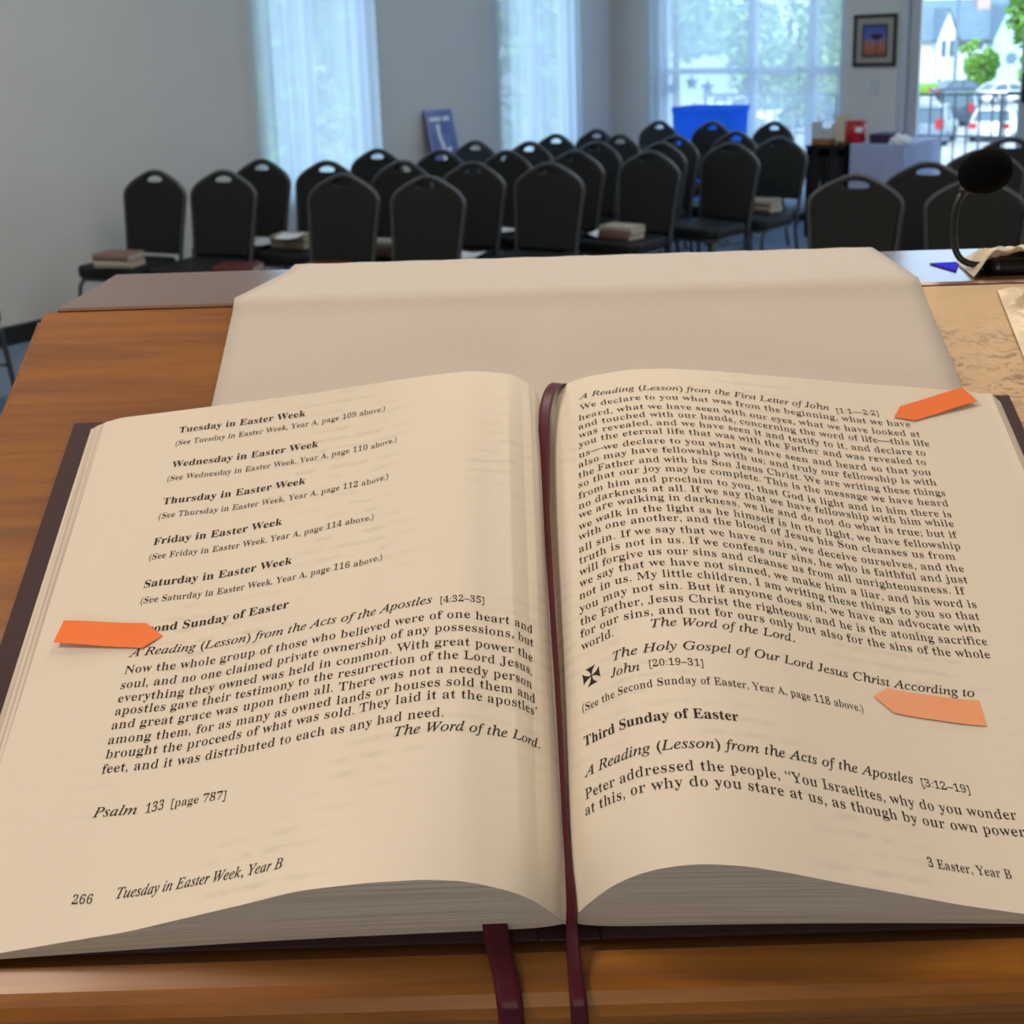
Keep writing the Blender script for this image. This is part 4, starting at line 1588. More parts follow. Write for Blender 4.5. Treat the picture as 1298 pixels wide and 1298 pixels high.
# key, place on the floor, turn in degrees, description
CHAIRS = [
    ('A', -5.506, 3.742, 15.3, 'black banquet chair leftmost in the front row, two books stacked on its seat'),
    ('B', -5.102, 3.898, 16.9, 'black banquet chair second from left in the front row, red book on its seat'),
    ('C', -5.433, 4.429, 11.6, 'black banquet chair just left of the nearer curtain, second row'),
    ('D', -4.954, 4.508, 13.2, 'black banquet chair in front of the nearer curtain, books on its seat'),
    ('E', -4.320, 4.025, 14.9, 'black banquet chair third from left in the front row, red book behind the runner edge'),
    ('F', -5.275, 5.221, 5.8, 'black banquet chair with its crown at the right edge of the nearer curtain'),
    ('G', -4.544, 4.675, 7.3, 'black banquet chair behind the fourth front-row chair, books on its seat'),
    ('H', -3.839, 4.117, 12.1, 'black banquet chair fourth from left in the front row, nearest to the runner'),
    ('I', -4.823, 5.303, 3.1, 'black banquet chair directly in front of the blue poster'),
    ('J', -5.106, 5.947, -3.2, 'black banquet chair by the left wall just right of the blue poster'),
    ('K', -4.109, 4.765, 6.3, 'black banquet chair between fourth and fifth front-row chairs, one row back'),
    ('L', -4.399, 5.402, -0.1, 'black banquet chair below the left edge of the far curtain'),
    ('M', -3.671, 4.878, 7.5, 'black banquet chair fifth from left in the front row'),
    ('N', -4.685, 5.992, -3.8, 'black banquet chair half hidden below the middle of the far curtain'),
    ('O', -4.916, 6.594, -7.1, 'black banquet chair against the far curtain, bright handle hole'),
    ('P', -3.981, 5.526, 1.4, 'black banquet chair directly behind the fifth front-row chair'),
    ('Q', -4.912, 7.082, -11.2, 'black banquet chair nearest the room corner, at its left'),
    ('R', -4.468, 6.701, -11.1, 'black banquet chair right of the room corner, half hidden'),
    ('S', -4.261, 6.141, -4.5, 'black banquet chair with a bluish sheen in front of the room corner'),
    ('T', -3.555, 5.644, -2.1, 'black banquet chair sixth from left in front, two books on its seat'),
    ('U', -3.834, 6.204, -7.5, 'black banquet chair directly behind the chair with two books and papers'),
    ('V', -4.947, 8.017, -14.3, 'black banquet chair at the left end of the wide back window'),
    ('W', -4.034, 6.713, -10.4, 'black banquet chair between the left-end back chair and the sixth front chair'),
    ('X', -4.501, 8.054, -16.6, 'black banquet chair in front of the blue bin at the back window'),
    ('Y', -3.405, 6.315, -6.6, 'black banquet chair with empty seat in the middle of the right-hand row'),
    ('Z', -3.835, 7.161, -14.2, 'black banquet chair mostly hidden behind the empty-seated middle chair'),
    ('a', -4.033, 8.137, -19.3, 'black banquet chair in the back row before the white mullion'),
    ('b', -3.310, 6.782, -8.2, 'black banquet chair left of the black cabinet, books on its seat'),
    ('c', -1.972, 4.939, 15.5, 'large-looking black banquet chair right of the runner, in front of the lavender table'),
    ('d', -1.892, 5.573, 8.3, 'black banquet chair below the glass door, bright handle hole'),
    ('e', -1.478, 4.988, 10.2, 'black banquet chair right behind the microphone neck'),
    ('f', -1.820, 6.326, 16.0, 'black banquet chair right behind the microphone foam'),
    ('g', -1.903, 7.132, 14.9, 'black banquet chair at the right edge of the view, by the door stile'),
]
proto = None
SEAT = {}
for key, cx_, cy_, deg, lab in CHAIRS:
    loc, rz = Vector((cx_, cy_, 0)), math.radians(deg)
    if proto is None:
        proto = make_chair(lab)
        proto.location = loc
        proto.rotation_euler = (0, 0, rz)
    elif key == 'b':              # its back cushion ends higher above the seat
        t = make_chair(lab, 0.075)
        t.location, t.rotation_euler = loc, (0, 0, rz)
    else:
        dup(proto, loc, rz, lab)
    SEAT[key] = (loc, rz)
# one more at the left edge of the view: only a corner of its seat and a leg show
cpt = at_z(3, 408, 0.40)
rz = math.radians(128)
dup(proto, Vector((cpt.x, cpt.y, 0)) - Matrix.Rotation(rz, 3, 'Z') @ Vector((0.15, -0.235, 0)), rz, 'black banquet chair cut off by the left edge, only a leg and seat corner showing')
SEAT_Z = 0.4585


# ------------------------------------------------------------------ books and papers on the seats
def book_proto(w, d, h, cover, label):
    t = thing('hymn_book', label, 'book', group='books lying on the chair seats')
    bm = bmesh.new()
    box(bm, -w / 2, w / 2, -d / 2, d / 2, 0, 0.003, 0.001, 1)
    box(bm, -w / 2, w / 2, -d / 2, d / 2, h - 0.003, h, 0.001, 1)
    n = 8
    pr = [(-w / 2 + 0.001 - 0.006 * math.sin(math.pi * k / n), h * k / n) for k in range(n + 1)]
    pr2 = [(x + 0.003, z) for x, z in reversed(pr)]
    prism(bm, pr + pr2, 'y', -d / 2, d / 2)
    bm_obj('cover', bm, cover, t)
    bm = bmesh.new()
    box(bm, -w / 2 + 0.002, w / 2 - 0.004, -d / 2 + 0.004, d / 2 - 0.004, 0.003, h - 0.003)
    bm_obj('pages', bm, M['pages'], t)
    return t


bp_ = {'grey': None, 'brown': None, 'red': None}
HB = 0.037


def put_book(kind, px, py, level, rzoff, key, label):
    """px,py: where the middle of the book's underside is seen on that chair's seat"""
    p = at_z(px, py, SEAT_Z)
    z = SEAT_Z + 0.0005 + level * (HB + 0.0004)
    rz = SEAT[key][1] + math.radians(rzoff)
    if bp_[kind] is None:
        t = book_proto(0.150, 0.215, HB, M[kind + '_book'], label)
        bp_[kind] = t
        t.location = (p.x, p.y, z)
        t.rotation_euler = (0, 0, rz)
    else:
        dup(bp_[kind], (p.x, p.y, z), rz, label)


put_book('grey', 153, 337, 0, 98, 'A', 'grey-beige book, lower of the two on the leftmost front chair')
put_book('brown', 152, 337, 1, 95, 'A', 'brown book on top of the stack on the leftmost front chair')
put_book('red', 303, 344, 0, 100, 'B', 'dark red book on the second front-row chair')
put_book('grey', 374, 313, 0, 92, 'D', 'grey-beige book, lower of two on the chair before the nearer curtain')
put_book('grey', 373, 313, 1, 97, 'D', 'grey-beige book, upper of two on the chair before the nearer curtain')
put_book('red', 415, 343, 0, 95, 'E', 'dark red book on the third front-row chair, mostly hidden')
put_book('brown', 486, 322, 0, 92, 'G', 'brown book, lower of two between third and fourth front-row chairs')
put_book('grey', 486, 322, 1, 96, 'G', 'grey-beige book, upper of two between third and fourth front-row chairs')
put_book('brown', 788, 302, 0, 88, 'T', 'brown book, lower of two on the sixth front-row chair')
put_book('grey', 789, 302, 1, 93, 'T', 'grey-beige book on top of the stack on the sixth front-row chair')
put_book('grey', 966, 267, 0, 92, 'b', 'grey-beige book, lower of two on the chair left of the black cabinet')
put_book('grey', 965, 267, 1, 95, 'b', 'grey-beige book, upper of two on the chair left of the black cabinet')


def leaflet(px, py, key, rzoff, w, d, label, lift=0.0, fold=0.02, m='paper_white'):
    p = at_z(px, py, SEAT_Z + lift)
    rz = SEAT[key][1] + math.radians(rzoff)
    bm = bmesh.new()
    n = 10
    pr = [(-w / 2 + w * k / n, 0.001 + fold * abs(k / n - 0.5) ** 1.5) for k in range(n + 1)]
    prism(bm, pr + [(x, z + 0.0012) for x, z in reversed(pr)], 'y', -d / 2, d / 2)
    o = bm_obj('leaflet', bm, M[m])
    o.location = (p.x, p.y, SEAT_Z + lift)
    o.rotation_euler = (0, 0, rz)
    return tag(o, label, 'leaflet', 'leaflets on the chair seats')


leaflet(368, 300, 'D', 20, 0.13, 0.19, 'white folded leaflet on top of the two books before the nearer curtain', 2 * HB + 0.002)
leaflet(338, 308, 'C', 10, 0.15, 0.21, 'white leaflet leaning on the seat left of the nearer curtain books', 0.0, 0.03)
leaflet(645, 291, 'L', 15, 0.15, 0.21, 'white leaflet on the seat below the far curtain, between two front backs', 0.0, 0.03)
leaflet(754, 299, 'T', 60, 0.12, 0.18, 'pale leaflet beside the two books on the sixth front-row chair', 0.0, 0.06)
leaflet(592, 325, 'K', 15, 0.15, 0.21, 'white leaflet on the seat just right of the fourth front-row chair', 0.0, 0.03)

# ------------------------------------------------------------------ along the back wall: table, cabinet, pictures
TZ = 0.735
tl_, tr_ = at_z(1077, 187, TZ), at_z(1146, 180, TZ)
ty = 0.5 * (tl_.y + tr_.y)
tx0, tx1 = at_y(1077, 190, ty).x, at_y(1145, 190, ty).x
tab = thing('folding_table', 'long table covered by a lavender cloth under the framed picture', 'table', ((tx0 + tx1) / 2, (ty + BACK_Y) / 2, 0))
bm = empty_bm()
hx_, hy_ = (tx1 - tx0) / 2, (BACK_Y - 0.04 - ty) / 2
box(bm, -hx_ + 0.02, hx_ - 0.02, -hy_ + 0.02, hy_, TZ - 0.03, TZ - 0.004)
bm_obj('table_top', bm, M['brown_box'], tab)
for sx in (-1, 1):
    for sy in (-1, 1):
        bm = empty_bm()
        tube(bm, [(sx * (hx_ - 0.08), sy * (hy_ - 0.1), 0), (sx * (hx_ - 0.08), sy * (hy_ - 0.1), TZ - 0.03)], 0.014, 8)
        bm_obj('leg', bm, M['chair_frame'], tab)
bm = empty_bm()
nn = 120
per = []
for k in range(nn):
    f = 4 * k / nn
    i, t = int(f), f - int(f)
    c = [(-1, -1), (1, -1), (1, 1), (-1, 1)]
    p, q = c[i], c[(i + 1) % 4]
    per.append(((p[0] + (q[0] - p[0]) * t), (p[1] + (q[1] - p[1]) * t)))
rings = []
for z, fl in ((TZ, 0.0), (TZ - 0.012, 0.003), (TZ - 0.2, 0.005), (TZ - 0.45, 0.009), (0.05, 0.012)):
    rings.append([bm.verts.new((x * (hx_ + (fl * (1 + math.sin(k * 0.5)) if z < TZ else 0)), min(y * (hy_ + (fl * (1 + math.sin(k * 0.43)) if z < TZ else 0)), hy_ + 0.01), z)) for k, (x, y) in enumerate(per)])
bm.faces.new(rings[0])
for a, b in zip(rings, rings[1:]):
    for k in range(nn):
        bm.faces.new((a[k], a[(k + 1) % nn], b[(k + 1) % nn], b[k]))
tcl = bm_obj('tablecloth', bm, M['lavender'])
tcl.location = tab.location
tag(tcl, 'lavender cloth hanging to the floor over the table by the door', 'tablecloth')

# black cabinet left of the table
CZ = 0.715
cx0, cx1 = at_y(1021, 195, ty).x, tx0 - 0.05
cab = thing('cabinet', 'low black cabinet with glass doors at the left end of the lavender table', 'cabinet', ((cx0 + cx1) / 2, ty + 0.22, 0))
w = (cx1 - cx0) / 2
bm = empty_bm()
box(bm, -w, w, -0.20, 0.20, 0.0, CZ - 0.02)
bm_obj('body', bm, M['black_box'], cab)
bm = empty_bm()
box(bm, -w - 0.008, w + 0.008, -0.21, 0.205, CZ - 0.0195, CZ, 0.004, 1)
bm_obj('top', bm, M['black_box'], cab)
for s in (-1, 1):
    x0, x1 = sorted((s * 0.006, s * (w - 0.006)))
    bm = empty_bm()
    for a in ((x0, x0 + 0.035, 0.05, CZ - 0.03), (x1 - 0.035, x1, 0.05, CZ - 0.03), (x0, x1, 0.05, 0.09), (x0, x1, CZ - 0.075, CZ - 0.03)):
        box(bm, a[0], a[1], -0.219, -0.2005, a[2], a[3])
    dr = bm_obj('door', bm, M['black_box'], cab)
    bm = empty_bm()
    box(bm, x0 + 0.03, x1 - 0.03, -0.212, -0.206, 0.08, CZ - 0.07)
    bm_obj('pane', bm, M['frame_dark'], dr)
    bm = empty_bm()
    box(bm, s * 0.026 - 0.005, s * 0.026 + 0.005, -0.232, -0.219, 0.36, 0.44, 0.003, 1)
    bm_obj('handle', bm, M['chrome'], dr)


def std(px, py, z):
    return at_z(px, py, z)


# things standing on the cabinet
def card_box(x0p, x1p, top_py, base_py, z, depth, name, label, m, cat='box', y=None):
    yy = y if y is not None else ty + 0.03
    a, b = at_y(x0p, base_py, yy), at_y(x1p, base_py, yy)
    h = at_y((x0p + x1p) / 2, top_py, yy).z - z
    t = thing(name, label, cat, ((a.x + b.x) / 2, yy + depth / 2, z))
    w = (b.x - a.x) / 2
    bm = empty_bm()
    th = 0.006
    box(bm, -w, w, -depth / 2, depth / 2, 0.0, th)
    for q in ((-w, w, -depth / 2, -depth / 2 + th), (-w, w, depth / 2 - th, depth / 2), (-w, -w + th, -depth / 2, depth / 2), (w - th, w, -depth / 2, depth / 2)):
        box(bm, q[0], q[1], q[2], q[3], 0, h)
    bm_obj('body', bm, m, t)
    return t, w, h, yy


ob, ow, oh, oy = card_box(1029, 1054, 176, 191, CZ, 0.22, 'card_box', 'open orange-brown card box on the black cabinet', M['orange_box'])
for k, (xo, hh, tilt) in enumerate(((-0.06, 0.17, -12), (0.0, 0.12, 5), (0.05, 0.15, 14))):
    bm = empty_bm()
    box(bm, -0.05, 0.05, -0.004, 0.004, 0.0, hh)
    lf = bm_obj('folder', bm, M['switch'])
    lf.location = (ob.location.x + xo, ob.location.y - 0.06 + 0.05 * k, CZ + 0.0065)
    lf.rotation_euler = (math.radians(-4), math.radians(tilt * 0.3), math.radians(tilt))
    tag(lf, ['white folder standing in the orange-brown box, leftmost', 'white folder standing in the orange-brown box, middle one', 'white folder standing in the orange-brown box, rightmost'][k], 'folder', 'folders in the card box')
p = Vector((ob.location.x + 0.02, ob.location.y + 0.09, CZ + 0.0065))
bm = empty_bm()
tube(bm, [(0, 0, 0), (0.004, 0, 0.2), (0.0, 0, 0.36), (-0.02, 0, 0.375), (-0.045, 0, 0.37)], 0.003, 6)
o = bm_obj('wire_rod', bm, M['chair_frame'])
o.location = p
tag(o, 'thin bent wire rod rising from the orange-brown box', 'rod')
db, dw, dh, dy = card_box(1060, 1075, 180, 191, CZ, 0.18, 'card_box', 'small dark brown box on the right end of the black cabinet', M['brown_box'])
bm = empty_bm()
for k in range(7):
    box(bm, -0.055 + 0.003 * k, 0.050 + 0.003 * k, -0.02 + k * 0.006, -0.016 + k * 0.006, 0.0, 0.15 + 0.012 * k)
o = bm_obj('booklet_bundle', bm, M['pages'])
o.location = (db.location.x - 0.03, db.location.y, CZ + 0.0065)
o.rotation_euler = (math.radians(-3), math.radians(-9), 0)
tag(o, 'bundle of tall beige booklets leaning in the dark brown box', 'booklets')

# red canister with a white label
rp0, rp1 = at_y(1069, 181, ty + 0.12), at_y(1096, 181, ty + 0.12)
rw = (rp1.x - rp0.x) / 2 * 0.93
rh = at_y(1083, 152, ty + 0.2).z - TZ
can = thing('canister', 'red plastic canister with a white label on the lavender table', 'canister', ((rp0.x + rp1.x) / 2, ty + 0.14, TZ + 0.001), math.radians(10))
bm = empty_bm()
lathe(bm, [(rw * 0.95, 0), (rw, 0.01), (rw, rh * 0.86), (rw * 0.97, rh * 0.88)], 32)
bm_obj('body', bm, M['red'], can, smooth=True)
bm = empty_bm()
lathe(bm, [(rw * 1.02, rh * 0.865), (rw * 1.02, rh * 0.96), (rw * 0.9, rh), (rw * 0.3, rh)], 32)
bm_obj('lid', bm, M['red'], can, smooth=True)
bm = empty_bm()
vs = []
for k in range(9):
    a = math.radians(-78 + 5.0 * k)
    vs.append([bm.verts.new((rw * 1.012 * math.cos(a), rw * 1.012 * math.sin(a), z)) for z in (rh * 0.50, rh * 0.72)])
for a, b in zip(vs, vs[1:]):
    bm.faces.new((a[0], b[0], b[1], a[1]))
bm_obj('label_patch', bm, M['paper_white'], can)

for k, (lab, m, dz, px, rz) in enumerate((('dark purple book, lower of two at the right of the lavender table', M['purple'], 0, 1124, 4), ('dark purple book, upper of two at the right of the lavender table', M['purple'], 1, 1126, -5))):
    q = at_y(px, 180, ty + 0.2)
    t = thing('book', lab, 'book', (q.x, ty + 0.22, TZ + 0.001 + dz * 0.034), math.radians(rz), 'purple books on the table')
    bm = empty_bm()
    box(bm, -0.10, 0.10, -0.13, 0.13, 0, 0.003)
    box(bm, -0.10, 0.10, -0.13, 0.13, 0.030, 0.033)
    box(bm, -0.10, -0.096, -0.13, 0.13, 0.0, 0.033)
    box(bm, -0.10, 0.10, -0.13, -0.127, 0.0, 0.033)
    bm_obj('cover', bm, m, t)
    bm = empty_bm()
    box(bm, -0.095, 0.096, -0.126, 0.126, 0.003, 0.030)
    bm_obj('pages', bm, M['pages'], t)
q = at_y(1140, 182, ty + 0.07)
bm = empty_bm()
bmesh.ops.create_icosphere(bm, subdivisions=4, radius=1)
for v in bm.verts:
    n_ = mnoise.noise(v.co * 2.3) * 0.35 + mnoise.noise(v.co * 6) * 0.12
    v.co = Vector((v.co.x * 0.075 * (1 + n_), v.co.y * 0.055 * (1 + n_), max(0.0, v.co.z + 0.35) * 0.052 * (1 + n_)))
o = bm_obj('crumpled_napkin', bm, M['paper_white'], smooth=True)
o.location = (q.x, ty + 0.08, TZ + 0.001)
tag(o, 'crumpled white napkin on the right front corner of the lavender table', 'napkin')

# framed picture: a dark tree against a dusk sky
pic = thing('framed_picture', 'dark framed picture of a tree at dusk on the back wall', 'picture', (-3.625, BACK_Y - 0.001, 1.49))
pw, ph = 0.177, 0.203
bm = empty_bm()
fwid = 0.026
for q in ((-pw, pw, ph - fwid, ph), (-pw, pw, -ph, -ph + fwid), (-pw, -pw + fwid, -ph, ph), (pw - fwid, pw, -ph, ph)):
    box(bm, q[0], q[1], -0.024, 0.0, q[2], q[3], 0.004, 1)
bm_obj('frame', bm, M['frame_dark'], pic)
bm = empty_bm()
box(bm, -pw + 0.02, pw - 0.02, -0.012, -0.002, -ph + 0.02, ph - 0.02)
bm_obj('mount', bm, M['mat_board'], pic)


def dusk_material():
    m = mat('dusk_print', (0.1, 0.1, 0.3), 0.5)
    b = m.node_tree.nodes['Principled BSDF']
    tc = N(m, 'ShaderNodeTexCoord')
    sx = N(m, 'ShaderNodeSeparateXYZ')
    LK(m, tc.outputs['Object'], sx.inputs[0])
    mr = N(m, 'ShaderNodeMapRange')
    mr.inputs['From Min'].default_value = -0.13
    mr.inputs['From Max'].default_value = 0.13
    LK(m, sx.outputs['Z'], mr.inputs['Value'])
    r = N(m, 'ShaderNodeValToRGB')
    el = r.color_ramp.elements
    el[0].position, el[0].color = 0.0, (0.20, 0.05, 0.03, 1)
    el[1].position, el[1].color = 1.0, (0.03, 0.06, 0.32, 1)
    for pos, c in ((0.25, (0.42, 0.12, 0.05)), (0.42, (0.32, 0.14, 0.13)), (0.60, (0.10, 0.12, 0.36))):
        e = el.new(pos)
        e.color = (*c, 1)
    LK(m, mr.outputs['Result'], r.inputs['Fac'])
    LK(m, r.outputs['Color'], b.inputs['Base Color'])
    return m


bm = empty_bm()
box(bm, -0.105, 0.105, -0.0125, -0.0121, -0.135, 0.125)
bm_obj('print_border', bm, M['frame_dark'], pic)
bm = empty_bm()
box(bm, -0.090, 0.090, -0.0132, -0.0126, -0.120, 0.110)
prt = bm_obj('print', bm, dusk_material(), pic)
bm = empty_bm()
prism(bm, [(0.012, -0.11), (0.022, -0.11), (0.019, -0.02), (0.024, 0.02), (0.012, 0.02), (0.014, -0.02)], 'y', -0.0142, -0.0134)
rnd = random.Random(4)
for k in range(9):
    cx_, cz_ = 0.018 + rnd.uniform(-0.034, 0.034), 0.028 + rnd.uniform(-0.012, 0.016)
    prism(bm, [(cx_ + 0.017 * math.cos(a * 0.628) * 1.3, cz_ + 0.011 * math.sin(a * 0.628)) for a in range(10)], 'y', -0.0150 - 0.0001 * k, -0.0143 - 0.0001 * k)
bm_obj('tree_silhouette', bm, M['black_box'], prt)

q = at_y(1108, 110, BACK_Y)
sw = thing('light_switch', 'pale light switch plate on the back wall under the framed picture', 'switch', (q.x, BACK_Y - 0.0005, q.z))
bm = empty_bm()
box(bm, -0.04, 0.04, -0.007, 0.0, -0.062, 0.062, 0.003, 1)
bm_obj('plate', bm, M['switch'], sw)
bm = empty_bm()
box(bm, -0.016, 0.016, -0.012, -0.0071, -0.032, 0.032, 0.002, 1)
bm_obj('rocker', bm, M['switch'], sw)

# blue poster board leaning on the left wall
pa, pb = at_x(537, 141, LEFT_X + 0.03), at_x(571, 137, LEFT_X + 0.03)
pwid = pb.y - pa.y
ptop = (pa.z + pb.z) / 2
lean = math.atan(0.21)
plen = ptop / math.cos(lean)
pos = thing('poster_board', 'blue poster board with a white figure leaning on the left wall', 'poster', (LEFT_X + 0.03 + ptop * math.tan(lean), (pa.y + pb.y) / 2, 0.002))


def poster_material():
    m = mat('blue_poster_print', (0.07, 0.10, 0.34), 0.45)
    b = m.node_tree.nodes['Principled BSDF']
    tc = N(m, 'ShaderNodeTexCoord')
    n = N(m, 'ShaderNodeTexNoise', Scale=6, Detail=3)
    LK(m, tc.outputs['Object'], n.inputs['Vector'])
    r = N(m, 'ShaderNodeValToRGB')
    r.color_ramp.elements[0].position, r.color_ramp.elements[0].color = 0.35, (0.05, 0.09, 0.30, 1)
    r.color_ramp.elements[1].position, r.color_ramp.elements[1].color = 0.7, (0.17, 0.19, 0.46, 1)
    LK(m, n.outputs['Fac'], r.inputs['Fac'])
    LK(m, r.outputs['Color'], b.inputs['Base Color'])
    return m


# board local frame: x out of the board (towards the room), y along the wall, z up the board
pm = Matrix.Rotation(-lean, 4, 'Y')
bm = empty_bm()
box(bm, -0.008, 0.008, -pwid / 2, pwid / 2, 0, plen, 0.002, 1)
o = bm_obj('board', bm, poster_material(), pos)
o.data.transform(pm)
bm = empty_bm()
for q in ((-pwid / 2, -pwid / 2 + 0.012, 0, plen), (pwid / 2 - 0.012, pwid / 2, 0, plen), (-pwid / 2, pwid / 2, plen - 0.010, plen)):
    box(bm, 0.0081, 0.0085, q[0], q[1], q[2], q[3])
o = bm_obj('pale_edge', bm, M['lavender'], pos)
o.data.transform(pm)
# illegible white heading: a row of little letter blocks, then the white figure of a bird on a branch shape
zt = plen - 0.075
yy = -pwid * 0.40
for word in ((0.019, 0.019, 0.021, 0.019, 0.019, 0.017), (0.019, 0.014, 0.017, 0.017)):
    bm = empty_bm()
    box(bm, 0.0086, 0.0089, yy, yy + sum(word) + 0.003 * (len(word) - 1), zt - 0.012, zt + 0.010)
    for wl in word:
        box(bm, 0.0086, 0.0092, yy, yy + wl, zt - 0.017, zt + 0.017)
        yy += wl + 0.003
    o = bm_obj('heading', bm, M['paper_white'], pos)
    o.data.transform(pm)
    yy += 0.022
bm = empty_bm()
fz = plen - 0.285


def blob(pts):
    prism(bm, [(y * pwid * 1.2, fz + z * pwid * 1.25) for y, z in pts], 'x', 0.0086, 0.0092)


blob([(-0.17, 0.42), (-0.10, 0.45), (-0.05, 0.42), (-0.07, 0.25), (-0.01, 0.05), (0.02, -0.1), (0.0, -0.3), (0.0, -0.55), (-0.12, -0.55), (-0.13, -0.25), (-0.10, 0.0), (-0.16, 0.20)])
blob([(0.02, -0.08), (0.12, -0.02), (0.20, -0.02), (0.16, -0.10), (0.06, -0.16)])
blob([(0.03, -0.18), (0.14, -0.18), (0.24, -0.22), (0.34, -0.45), (0.34, -0.55), (0.18, -0.55), (0.16, -0.34), (0.04, -0.30)])
o = bm_obj('figure', bm, M['paper_white'], pos)
o.data.transform(pm)

# paper stars hung in the back window
for k, (px, py, lab) in enumerate(((853, 112, 'grey paper star hung in the back window, leftmost'), (877, 105, 'grey paper star hung in the back window, middle'), (897, 111, 'grey paper star hung in the back window, rightmost'))):
    q = at_y(px, py, BACK_Y + 0.02)
    bm = empty_bm()
    prism(bm, [(0.075 * (1 if i % 2 == 0 else 0.45) * math.sin(i * math.pi / 5), 0.075 * (1 if i % 2 == 0 else 0.45) * math.cos(i * math.pi / 5)) for i in range(10)], 'y', -0.002, 0.002)
    tube(bm, [(0, 0, 0.07), (0, 0, 1.2)], 0.0012, 5)
    o = bm_obj('paper_star', bm, M['star'])
    o.location = q
    tag(o, lab, 'star', 'paper stars in the back window')

# blue translucent bin on wheels before the sheer
b0_, b1_ = at_y(851, 150, BACK_Y - 0.62), at_y(919, 150, BACK_Y - 0.62)
bh = at_y(885, 136, BACK_Y - 0.62).z
bn = thing('recycling_bin', 'bright blue plastic bin standing against the wide back window', 'bin', ((b0_.x + b1_.x) / 2, BACK_Y - 0.40, 0.0))
bw = (b1_.x - b0_.x) / 2
bm = empty_bm()
A_ = [bm.verts.new((sx * bw * 0.86, sy * 0.17, 0.03)) for sx, sy in ((-1, -1), (1, -1), (1, 1), (-1, 1))]
B_ = [bm.verts.new((sx * bw, sy * 0.20, bh - 0.05)) for sx, sy in ((-1, -1), (1, -1), (1, 1), (-1, 1))]
bm.faces.new(A_[::-1])
bm.faces.new(B_)
for i in range(4):
    bm.faces.new((A_[i], A_[(i + 1) % 4], B_[(i + 1) % 4], B_[i]))
bm_obj('body', bm, M['bin_blue'], bn)
bm = empty_bm()
box(bm, -bw - 0.01, bw + 0.01, -0.215, 0.215, bh - 0.0495, bh, 0.012, 2)
bm_obj('lid', bm, M['bin_blue'], bn)
for s in (-1, 1):
    bm = empty_bm()
    tube(bm, [(s * bw * 0.8 - 0.02, 0.17, 0.06), (s * bw * 0.8 + 0.02, 0.17, 0.06)], 0.06, 14)
    bm_obj('wheel', bm, M['tyre'], bn)

# ------------------------------------------------------------------ outside: balcony, railing, parking, cars, houses, trees
GZ = -3.2
bm = empty_bm()
box(bm, LEFT_X - T, RIGHT_X + T, BACK_Y + T, BACK_Y + 1.9, -0.25, -0.03)
struct(bm_obj('balcony_floor', bm, M['concrete']))
RY = BACK_Y + 1.75
rl = thing('balcony_railing', 'dark metal balcony railing with thin upright bars outside the glass door', 'railing', (-3.2, RY, -0.03))
bm = empty_bm()
box(bm, -2.9, 3.2, -0.015, 0.015, 1.00, 1.022)
bm_obj('top_rail', bm, M['railing'], rl)
for z in (0.62, 0.10):
    bm = empty_bm()
    box(bm, -2.9, 3.2, -0.013, 0.013, z, z + 0.02)
    bm_obj('lower_rail', bm, M['railing'], rl)
for k in range(5):
    bm = empty_bm()
    box(bm, -2.9 + k * 1.5 - 0.014, -2.9 + k * 1.5 + 0.014, -0.014, 0.014, 0, 1.0)
    bm_obj('post', bm, M['railing'], rl)
k = 0
x = -2.78
while x < 3.1:
    bm = empty_bm()
    box(bm, x - 0.007, x + 0.007, -0.007, 0.007, 0.11, 1.0)
    bm_obj('bar', bm, M['railing'], rl)
    x += 0.112

bm = empty_bm()
box(bm, -160, 160, BACK_Y + 4, 260, GZ - 0.3, GZ)
box(bm, -160, LEFT_X - 1.0, -60, BACK_Y + 4, GZ - 0.3, GZ)
struct(bm_obj('ground', bm, M['asphalt']))
# facade of the storey below, so the building stands on the ground
bm = empty_bm()
box(bm, LEFT_X - T, RIGHT_X + T, BACK_Y + T + 0.01, BACK_Y + T + 0.2, GZ, -0.26)
struct(bm_obj('lower_facade', bm, M['siding']))


